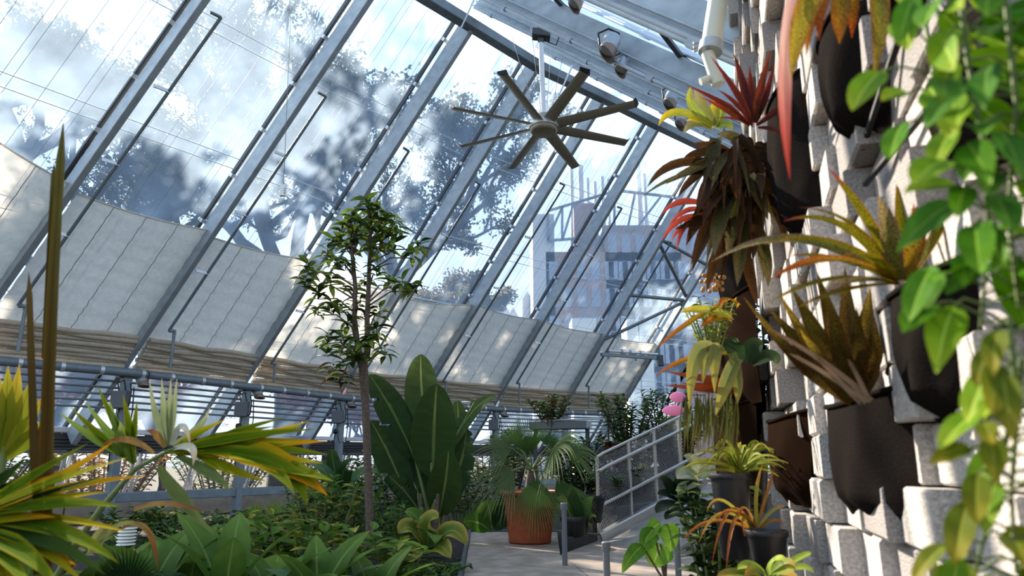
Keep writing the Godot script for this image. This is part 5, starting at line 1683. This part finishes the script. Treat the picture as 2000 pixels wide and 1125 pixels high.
	var b5 := thing("bromeliad", "shaggy mass of brown and olive drooping leaves in the upper middle of the wall", "bromeliad", P(1440, 380, mz), "bromeliads on the wall")
	var mess := [[1430, 330, 1310, 290, 1264, 366, 20, 0.1], [1430, 340, 1330, 320, 1250, 388, 10, 0.1], [1420, 300, 1360, 290, 1330, 318, 20, 0.0], [1400, 270, 1385, 320, 1392, 400, 34, 0.1], [1440, 270, 1480, 310, 1484, 380, 34, 0.1], [1410, 360, 1395, 410, 1430, 470, 32, 0.15], [1470, 290, 1520, 310, 1545, 350, 30, 0.1], [1430, 300, 1350, 330, 1300, 360, 20, 0.1], [1440, 350, 1370, 390, 1340, 480, 30, 0.1], [1450, 350, 1430, 430, 1420, 500, 30, 0.2], [1470, 350, 1480, 430, 1470, 510, 26, 0.2], [1480, 340, 1530, 400, 1530, 470, 28, 0.1], [1430, 380, 1380, 440, 1352, 530, 26, 0.1], [1450, 400, 1450, 480, 1440, 560, 28, 0.15], [1420, 330, 1390, 340, 1360, 420, 34, 0.15], [1460, 300, 1440, 260, 1400, 262, 24, 0.0], [1440, 320, 1410, 280, 1350, 282, 22, 0.0], [1470, 320, 1500, 280, 1530, 275, 24, 0.0], [1440, 420, 1390, 500, 1380, 570, 22, 0.1], [1470, 420, 1500, 500, 1500, 560, 24, 0.1], [1430, 400, 1350, 440, 1318, 448, 16, 0.1], [1480, 380, 1540, 420, 1560, 500, 26, 0.0], [1420, 310, 1345, 345, 1325, 385, 18, 0.1], [1460, 360, 1400, 350, 1372, 440, 30, 0.2], [1440, 290, 1420, 320, 1445, 400, 30, 0.25], [1450, 330, 1480, 360, 1500, 430, 26, 0.25], [1470, 310, 1530, 340, 1566, 420, 26, 0.1], [1440, 360, 1400, 420, 1396, 500, 34, 0.25], [1440, 440, 1460, 520, 1480, 600, 22, 0.1]]
	for k in 34:
		var bx := rng.randf_range(1400, 1490)
		var by := rng.randf_range(270, 460)
		var sx := rng.randf_range(-1.0, 0.75)
		mess.append([bx, by, bx + sx * 40, by + rng.randf_range(-25, 15), bx + sx * 75, by + rng.randf_range(50, 120), rng.randf_range(9, 18), rng.randf_range(0.0, 0.3)])
	traced(b5, mz, mess, "strap", [br, ol, dkb, ol, br, dkb], "leaf", 0.3, 0.0, mat.spotted_leaf, 0.3)
	traced(b5, mz - 0.05, [[1380, 400, 1320, 380, 1290, 422, 14, 0.0], [1370, 420, 1320, 420, 1292, 470, 13, 0.0], [1375, 430, 1330, 420, 1322, 492, 14, 0.0], [1370, 440, 1330, 430, 1312, 470, 12, 0.0], [1372, 410, 1340, 400, 1305, 440, 12, 0.0]], "lance", [pal(rgb(130, 56, 44), rgb(186, 70, 60))], "red_leaf", 0.3, 0.0, null, 0.2)
	# tall mottled leaves of the wide pocket
	var tz := wz(1665, 770, 0.16)
	var mo := pal(rgb(92, 84, 40), rgb(134, 122, 46), rgb(110, 80, 50), null, 0.75)
	var mo2 := pal(rgb(110, 104, 44), rgb(160, 146, 50), rgb(120, 90, 50), null, 0.65)
	var b6 := thing("bromeliad", "tall upright mottled bromeliad rising from the wide low felt pocket", "bromeliad", P(1665, 778, tz), "bromeliads on the wall")
	traced(b6, tz, [[1655, 782, 1580, 690, 1500, 600, 34, 0.1], [1658, 780, 1600, 660, 1545, 560, 38, 0.1], [1660, 780, 1630, 650, 1595, 530, 40, 0.05], [1664, 778, 1660, 650, 1650, 520, 42, 0.0], [1668, 778, 1690, 660, 1700, 560, 42, 0.05], [1672, 780, 1710, 680, 1726, 590, 40, 0.05], [1655, 784, 1560, 720, 1452, 580, 26, 0.15], [1660, 784, 1590, 700, 1520, 570, 30, 0.2], [1666, 782, 1640, 680, 1620, 580, 36, 0.2], [1670, 782, 1680, 690, 1672, 600, 36, 0.2], [1662, 784, 1610, 720, 1560, 640, 34, 0.25], [1676, 784, 1720, 710, 1700, 640, 34, 0.15]], "blade", [mo, mo2, mo], "leaf", 0.4, 0.0, mat.spotted_leaf, 0.1)
	traced(b6, tz - 0.2, [[1700, 782, 1640, 720, 1500, 640, 12, 0.1], [1690, 786, 1620, 730, 1540, 690, 12, 0.1], [1680, 786, 1640, 750, 1590, 690, 12, 0.1], [1696, 784, 1680, 740, 1655, 700, 11, 0.1]], "spear", [pal(rgb(150, 130, 110), rgb(120, 96, 80))], "pale_stalk", 0.5, 0.0, mat.dry_leaf, 0.2)
	# grey-green straps and dark leaves
	var gz := wz(1430, 720, 0.36)
	var gs := pal(rgb(110, 122, 70), rgb(166, 150, 66), rgb(150, 130, 80), rgb(130, 140, 90))
	var b7 := thing("bromeliad", "grey-green bromeliad with broad downward straps above the pink flowers", "bromeliad", P(1420, 720, gz), "bromeliads on the wall")
	traced(b7, gz, [[1400, 690, 1350, 640, 1346, 800, 28, 0.2], [1410, 690, 1390, 650, 1396, 770, 24, 0.2], [1440, 700, 1420, 730, 1398, 812, 26, 0.2], [1420, 690, 1340, 690, 1280, 735, 12, 0.1], [1400, 690, 1380, 670, 1372, 750, 24, 0.2], [1430, 690, 1445, 740, 1440, 790, 20, 0.1]], "strap", [gs, gs, gs, gold], "leaf", 0.3, 0.0, null, 0.3)
	traced(b7, gz, [[1430, 750, 1370, 740, 1302, 726, 18, 0.1], [1430, 765, 1370, 760, 1296, 752, 16, 0.1], [1430, 758, 1380, 755, 1330, 748, 14, 0.0]], "blade", [pal(rgb(120, 60, 36), rgb(140, 70, 44))], "brown_leaf", 0.3, 0.0, mat.dry_leaf, 0.3)
	traced(b7, gz + 0.1, [[1450, 710, 1420, 670, 1440, 660, 40, 0.0], [1460, 710, 1470, 665, 1490, 668, 40, 0.0], [1470, 715, 1510, 680, 1520, 710, 38, 0.0], [1450, 715, 1430, 690, 1420, 700, 36, 0.1]], "oval", [pal(rgb(44, 62, 40), rgb(66, 84, 54))], "dark_leaf", 0.2)
	# upper small pieces: yellow spike, fine foliage
	var sz := wz(1400, 600, 0.42)
	var sp := thing("yellow_spike_plant", "plant with a knobbly yellow flower spike and long yellow leaves above the pink flowers", "plant", P(1410, 600, sz))
	traced(sp, sz, [[1420, 590, 1350, 620, 1282, 680, 12, 0.1], [1430, 620, 1370, 600, 1330, 610, 26, 0.1], [1430, 630, 1400, 610, 1368, 640, 20, 0.1], [1440, 600, 1420, 570, 1405, 600, 22, 0.1]], "strap", [gold, pal(rgb(176, 178, 70), rgb(214, 176, 60)), gold], "leaf", 0.3)
	var knob := M.new()
	for k in 26:
		var ball := M.new()
		ball.lathe([[0.0, -0.013], [0.009, -0.009], [0.013, 0.0], [0.009, 0.009], [0.0, 0.013]], 8)
		knob.add(ball, Transform3D(Basis(), P(1368 + rng.randf() * 46, 534 + rng.randf() * 36, sz - rng.randf() * 0.06) - sp.position))
	part(sp, "flower_spike", knob, std("ochre", Color(0.66, 0.48, 0.20), 0.6), Transform3D(), "stuff")
	var fz := wz(1385, 640, 0.46)
	var ff := thing("fine_leaf_plant", "airy bright green plant of tiny leaves left of the block wall, above the pink flowers", "plant", P(1390, 700, fz))
	shrub(ff, 0.36, 0.16, 14, 30, 0.045, 0.012, "lance", [pal(rgb(150, 166, 60), rgb(190, 190, 80)), pal(rgb(120, 146, 60), rgb(160, 170, 76)), pal(rgb(176, 170, 60), rgb(206, 190, 80)), pal(rgb(110, 136, 60), rgb(150, 160, 76)), pal(rgb(130, 150, 60), rgb(170, 170, 80))], true)
	var hm := thing("hanging_moss_plant", "olive curtain of thin hanging leaves under the pink flowers", "plant", P(1385, 770, gz))
	var hang := []
	for k in 100:
		var x := rng.randf_range(1335, 1440)
		hang.append([x, 765 + rng.randf() * 30, x - 10 + rng.randf() * 20, 810, x - 14 + rng.randf() * 20, 850 + rng.randf() * 55, 3.2, rng.randf_range(-0.1, 0.2)])
	traced(hm, gz, hang, "blade", [pal(rgb(96, 100, 48), rgb(120, 118, 60)), pal(rgb(80, 78, 40), rgb(104, 92, 50))], "leaf", 0.3, 0.0, mat.dry_leaf, 0.1)
	# pink flowers
	var pkz := wz(1330, 785, 0.52)
	var fl := 0
	for q in [[1328, 776, 24, 20, "upper"], [1322, 802, 34, 20, "lower"]]:
		var o := thing("pink_flower", q[4] + " of the two bright pink flower heads left of the wall", "flower", P(q[0] + q[2] * 0.5, q[1], pkz))
		var s := M.new()
		var rows := []
		for r in 9:
			var t := r / 8.0
			var row := PackedVector3Array()
			for k in 13:
				var g := TAU * k / 12
				var w := px_m(q[3] * 0.5, pkz) * sqrt(maxf(0.0, sin(PI * minf(t * 0.96 + 0.03, 1.0))))
				row.append(Vector3(-px_m(q[2] * 1.3, pkz) * t, cos(g) * w, sin(g) * w * 0.35))
			rows.append(row)
		s.grid(rows, true)
		part(o, "bract", s, mat.petal)
		var pz := M.new()
		pz.tube(PackedVector3Array([Vector3(0, 0, 0), Vector3(-0.02, -0.02, 0.01), Vector3(-0.03, -0.045, 0.012)]), [0.009, 0.008, 0.003], 6)
		part(o, "petal", pz, mat.violet)
		var stk := M.new()
		stk.tube(PackedVector3Array([Vector3(0, 0, 0), Vector3(0.06, 0.02, 0), Vector3(0.16, 0.02, -0.02)]), [0.005, 0.005, 0.005], 6)
		part(o, "stalk", stk, mat_green())
	# spider plant, orange straps, low leaves
	var spz := wz(1440, 920, 0.36)
	var s1 := thing("spider_plant", "spiky yellow-green grassy plant low on the wall, above the orange straps", "plant", P(1440, 925, spz))
	var li := []
	for k in 34:
		var g := rng.randf_range(-PI * 1.05, PI * 0.05)
		var L := rng.randf_range(60, 110)
		li.append([1436 + rng.randf() * 16, 925, 1440 + cos(g) * L * 0.65, 905 + sin(g) * L * 0.8, 1440 + cos(g) * L * 1.15, 915 + sin(g) * L * 0.55 + 20, 8, rng.randf_range(-0.15, 0.2)])
	traced(s1, spz, li, "blade", [pal(rgb(130, 140, 50), rgb(176, 170, 70)), pal(rgb(110, 124, 44), rgb(150, 150, 60)), pal(rgb(150, 146, 56), rgb(200, 176, 80))], "leaf", 0.3)
	var oz := wz(1480, 1025, 0.32)
	var os := thing("orange_strap_plant", "plant of thin arching orange-brown straps over the small black pot", "plant", P(1478, 1035, oz))
	var og := pal(rgb(150, 106, 44), rgb(150, 76, 40))
	var og2 := pal(rgb(150, 140, 60), rgb(190, 130, 60))
	traced(os, oz, [[1470, 1032, 1420, 930, 1390, 1105, 6, 0.2], [1472, 1030, 1430, 950, 1418, 1120, 7, 0.25], [1470, 1034, 1400, 960, 1365, 1060, 6, 0.2], [1468, 1034, 1380, 990, 1330, 1060, 7, 0.2], [1476, 1030, 1450, 960, 1440, 1020, 6, 0.2], [1480, 1028, 1470, 960, 1490, 905, 7, 0.0], [1478, 1028, 1500, 960, 1512, 915, 6, 0.0], [1474, 1030, 1420, 970, 1400, 1020, 6, 0.3], [1482, 1030, 1510, 985, 1535, 990, 6, 0.1], [1484, 1032, 1520, 1000, 1530, 1030, 6, 0.1], [1476, 1030, 1440, 985, 1455, 1050, 6, 0.3], [1470, 1034, 1400, 940, 1380, 1000, 6, 0.1]], "strap", [og, og, og2], "leaf", 0.4, 0.0, null, 0.3)
	var lo := thing("low_leaf_plant", "light green small-leaved plant at the bottom edge under the small black pot", "plant", P(1500, 1120, wz(1500, 1110, 0.36)))
	traced(lo, wz(1500, 1110, 0.36), [[1500, 1125, 1510, 1080, 1535, 1095, 26, 0.1], [1500, 1125, 1540, 1085, 1550, 1110, 24, 0.1], [1498, 1128, 1470, 1090, 1440, 1112, 26, 0.1], [1500, 1128, 1480, 1100, 1455, 1125, 24, 0.2], [1505, 1128, 1570, 1090, 1590, 1120, 14, 0.1], [1500, 1128, 1520, 1105, 1560, 1130, 22, 0.2], [1500, 1125, 1580, 1075, 1585, 1080, 14, 0.0], [1495, 1130, 1430, 1110, 1400, 1130, 26, 0.2]], "oval", [pal(rgb(130, 150, 56), rgb(160, 170, 70)), pal(rgb(110, 130, 50), rgb(170, 130, 60))], "leaf")
	# broad leaves at the foot of the wall
	var hz2 := 5.0
	var an := thing("heart_leaf_plant", "plant with big glossy upright heart leaves right of the front pipe stub", "plant", Vector3(P(1300, 1100, hz2).x, -0.06, -hz2))
	traced(an, hz2, [[1292, 1062, 1280, 1090, 1275, 1108, 58, 0.0], [1276, 1030, 1262, 1060, 1252, 1078, 36, 0.0], [1300, 1022, 1312, 1050, 1310, 1080, 40, 0.05], [1255, 1065, 1230, 1085, 1215, 1120, 30, 0.2], [1290, 1020, 1272, 1030, 1258, 1062, 30, 0.0]], "heart", [pal(rgb(104, 146, 50), rgb(120, 158, 56), null, rgb(176, 190, 100)), pal(rgb(84, 128, 44), rgb(110, 146, 52), null, rgb(160, 176, 90))], "leaf", 0.12, 0.02, null, 0.05)
	for q in [[1290, 1062], [1276, 1032], [1302, 1024], [1256, 1068]]:
		var s := M.new()
		s.tube(PackedVector3Array([Vector3(an.position.x, -0.05, an.position.z), P(1300, 1140, hz2), P(q[0], q[1], hz2)]), [0.012, 0.009, 0.006], 6, false)
		wpart(an, "leaf_stalk", s, mat.bark)
	var dk := thing("dark_rosette_plant", "almost black broad-leaved plant beside the ramp, left of the wall", "plant", P(1330, 985, 5.2))
	traced(dk, 5.2, [[1335, 985, 1305, 950, 1290, 930, 34, 0.1], [1335, 988, 1300, 980, 1282, 1002, 34, 0.2], [1335, 985, 1330, 940, 1320, 925, 34, 0.0], [1340, 990, 1320, 1000, 1300, 1015, 32, 0.3], [1340, 985, 1360, 950, 1375, 945, 34, 0.1], [1338, 985, 1310, 962, 1284, 965, 30, 0.1], [1340, 990, 1370, 985, 1390, 1000, 34, 0.2]], "oval", [pal(rgb(24, 36, 28), rgb(40, 54, 36))], "leaf")
	var ca := thing("variegated_leaf_plant", "plant with pale veined whitish leaves left of the spider plant", "plant", P(1350, 955, 4.9))
	traced(ca, 4.9, [[1365, 940, 1345, 915, 1322, 935, 44, 0.1], [1365, 945, 1340, 945, 1325, 965, 30, 0.2], [1365, 930, 1360, 895, 1335, 890, 30, 0.0], [1365, 935, 1390, 900, 1400, 905, 32, 0.1]], "oval", [pal(rgb(170, 176, 140), rgb(206, 196, 170), rgb(120, 140, 90), rgb(140, 160, 110))], "leaf")
	var un := thing("wall_foot_shrub", "dark mixed shrub along the foot of the wall behind the orange straps", "shrub", Vector3(P(1400, 1100, 4.6).x, -0.06, -4.6))
	shrub(un, 0.95, 0.30, 12, 26, 0.12, 0.06, "oval", [pal(rgb(44, 62, 34), rgb(70, 86, 44)), pal(rgb(64, 84, 40), rgb(100, 116, 54)), pal(rgb(36, 50, 30), rgb(56, 70, 38)), pal(rgb(60, 74, 40), rgb(84, 96, 50)), pal(rgb(80, 100, 46), rgb(120, 130, 60))], true)

func build_vines() -> void:
	var v1 := pal(rgb(70, 116, 24), rgb(92, 132, 30), null, rgb(150, 180, 70))
	var v2 := pal(rgb(98, 134, 28), rgb(132, 150, 38), null, rgb(180, 200, 90))
	var v3 := pal(rgb(60, 104, 36), rgb(84, 124, 42), null, rgb(120, 150, 70))
	var v4 := pal(rgb(92, 104, 28), rgb(134, 122, 34), null, rgb(150, 150, 60))
	var vines := [["bright green broad-leaved vine hanging over the right half of the wall", [[1870, -40], [1890, 120], [1925, 300], [1930, 470], [1915, 640]], 0.34, 46, [v1, v2, v3, v1], 128], ["dark green vine strand at the upper right edge", [[1960, -40], [1985, 200], [1970, 420], [1990, 600]], 0.30, 26, [v3, v1, v3], 130], ["yellow-green vine hanging in the lower right corner", [[1970, 620], [1985, 760], [1965, 860], [1940, 960], [1915, 1080], [1900, 1140]], 0.34, 30, [v4, v2, v4, v4], 96], ["short vine strand at the top, left of the long bright one", [[1760, -40], [1810, 60], [1830, 180], [1840, 260]], 0.34, 15, [v2, v1, v2], 118], ["yellowish vine strand along the lower right edge", [[1995, 700], [1985, 840], [1975, 960], [1985, 1120]], 0.30, 14, [v4, v2], 104]]
	for q in vines:
		var pts := PackedVector3Array()
		for p in q[1]:
			pts.append(W(p[0], p[1], q[2]))
		var o := thing("vine", q[0], "vine", pts[0], "vines on the wall")
		var s := M.new()
		s.tube(pts, [0.0045, 0.004, 0.004, 0.003], 6)
		wpart(o, "stem", s, mat_green())
		var n: int = q[3]
		for k in n:
			var f := (k + rng.randf()) / n * (pts.size() - 1)
			var i := mini(int(f), pts.size() - 2)
			var c := pts[i].lerp(pts[i + 1], f - i)
			var z := -c.z
			var L := px_m(q[5] * rng.randf_range(0.8, 1.25), z)
			var side := 1.0 if k % 2 else -1.0
			var out := Vector3(side * rng.randf_range(0.3, 1.0), rng.randf_range(-0.1, 0.35), rng.randf_range(-0.2, 0.7)).normalized()
			var a := c + out * L * rng.randf_range(0.3, 0.85)
			var dir := (out * 0.55 + Vector3(rng.randf_range(-0.3, 0.3), rng.randf_range(-1.1, -0.3), rng.randf_range(-0.1, 0.4))).normalized()
			var face := (Vector3(0, EYE, 0) - a).normalized() * 0.6 + Vector3(rng.randf_range(-0.7, 0.5), 0.7, rng.randf_range(-0.3, 0.3))
			var pk: Dictionary = q[4][rng.randi() % q[4].size()]
			var lf := wpart(o, "leaf", blade(a, a + dir * L * 0.5 + Vector3(0, L * 0.08, 0), a + dir * L + Vector3(0, -L * 0.12, 0), L * 0.46, "lance" if k % 3 == 0 else "oval", pk, face.normalized(), 8, 0.22, 0.02), mat.matte_leaf if k % 2 else mat.leaf)
			var pe := M.new()
			pe.tube(PackedVector3Array([c, c.lerp(a, 0.6) + Vector3(0, 0.012, 0), a]), [0.0025], 4, false)
			wsub(lf, "leaf_stalk", pe, mat_green())

func build_small_things() -> void:
	# sensor box on a wire
	var z := 8.6
	var c := P(553, 372, z)
	var s := thing("hanging_sensor", "small white sensor box hanging on a thin cable before the second bay", "sensor", c)
	var b := M.new()
	b.bar(Vector3(0, -0.08, 0), Vector3(0, 0.08, 0), 0.075, 0.05, Vector3(0, 0, 1), 0.006)
	part(s, "box", b, mat.white_plastic)
	for k in 3:
		var sl := M.new()
		sl.bar(Vector3(0.02, -0.045 + k * 0.03, 0.027), Vector3(0.038, -0.045 + k * 0.03, 0.027), 0.008, 0.008)
		part(s, "slot", sl, mat.dark_steel)
	var w := M.new()
	w.tube(PackedVector3Array([Vector3(0, 0.08, 0), P(570, -30, z) - c]), [0.004], 5, false)
	part(s, "cable", w, mat.dark_steel)
	# louvred weather sensor
	var wp := P(246, 1060, 5.2)
	var ws := thing("weather_sensor", "white louvred weather sensor among the plants at the lower left", "sensor", Vector3(wp.x, -0.06, wp.z))
	var y0 := wp.y
	var mast := M.new()
	mast.tube(PackedVector3Array([Vector3(0, 0, 0), Vector3(0, y0 - 0.02, 0)]), [0.016], 8)
	part(ws, "mast", mast, mat.white_plastic)
	for k in 6:
		var pl := M.new()
		var y := y0 + 0.06 - 0.012 + k * 0.022
		pl.lathe([[0.03, y], [0.062, y - 0.004], [0.064, y + 0.002], [0.045, y + 0.014], [0.03, y + 0.016]], 24)
		part(ws, "louvre_plate", pl, mat.white_plastic)
	var cap := M.new()
	cap.lathe([[0.06, y0 + 0.175], [0.055, y0 + 0.19], [0.0, y0 + 0.198]], 24)
	part(ws, "cap", cap, mat.white_plastic)
	# spot lamps under the right-hand rafters
	var spots := [[1190, 92, 6.9, 0.10, "biggest bronze-hooded spot lamp under the upper grey rafter"], [1215, 130, 7.0, 0.075, "smaller bronze-hooded spot lamp right below the biggest one"], [1126, 2, 7.0, 0.085, "bronze-hooded spot lamp at the very top edge of the roof"], [1310, 196, 7.6, 0.08, "bronze-hooded spot lamp left of the small yellow-green bromeliad"], [1331, 236, 7.9, 0.072, "lowest bronze-hooded spot lamp beside the yellow leaf"]]
	for q in spots:
		var o := thing("spot_lamp", q[4], "lamp", P(q[0], q[1], q[2]), "spot lamps under the roof")
		lamp_parts(o, Vector3(-0.35, -0.9, 0.15).normalized(), q[3])
	# thick pale pipe and its brace beside the wall
	var dz := 4.1
	var d := thing("pale_pipe", "thick pale pipe with bolted clamp at the top beside the block wall", "pipe", P(1396, 60, dz))
	var m := M.new()
	m.tube(PackedVector3Array([P(1412, -60, dz), P(1388, 96, dz)]), [0.068], 20)
	wpart(d, "pipe", m, mat.pale_paint)
	var cl := M.new()
	cl.tube(PackedVector3Array([P(1390, 84, dz), P(1387, 102, dz)]), [0.080], 20)
	wpart(d, "clamp", cl, mat.galvanised)
	for k in 3:
		var bo := M.new()
		bo.tube(PackedVector3Array([P(1362, 82 + k * 8, dz - 0.05), P(1354, 84 + k * 8, dz - 0.05)]), [0.010], 6)
		wpart(d, "bolt", bo, mat.galvanised)
	var br := M.new()
	br.tube(PackedVector3Array([P(1382, 104, dz), P(1402, 165, dz)]), [0.044], 14)
	br.tube(PackedVector3Array([P(1368, 160, dz), P(1400, 148, dz)]), [0.026], 10)
	wpart(d, "brace", br, mat.pale_paint)
	# hanging rods of the vent gear
	for q in [[935, -20, 900, 56, 9.5, "thin rod hanging at the top left of the ridge"], [1118, 128, 1090, 190, 9.0, "thin bent rod hanging right of the fan rod"]]:
		var o := thing("hanging_rod", q[5], "rod", P(q[0], q[1], q[4]), "rods under the roof")
		var r := M.new()
		r.tube(PackedVector3Array([P(q[0], q[1], q[4]), P(q[2], q[3], q[4])]), [0.014], 6)
		wpart(o, "rod", r, mat.aluminium)
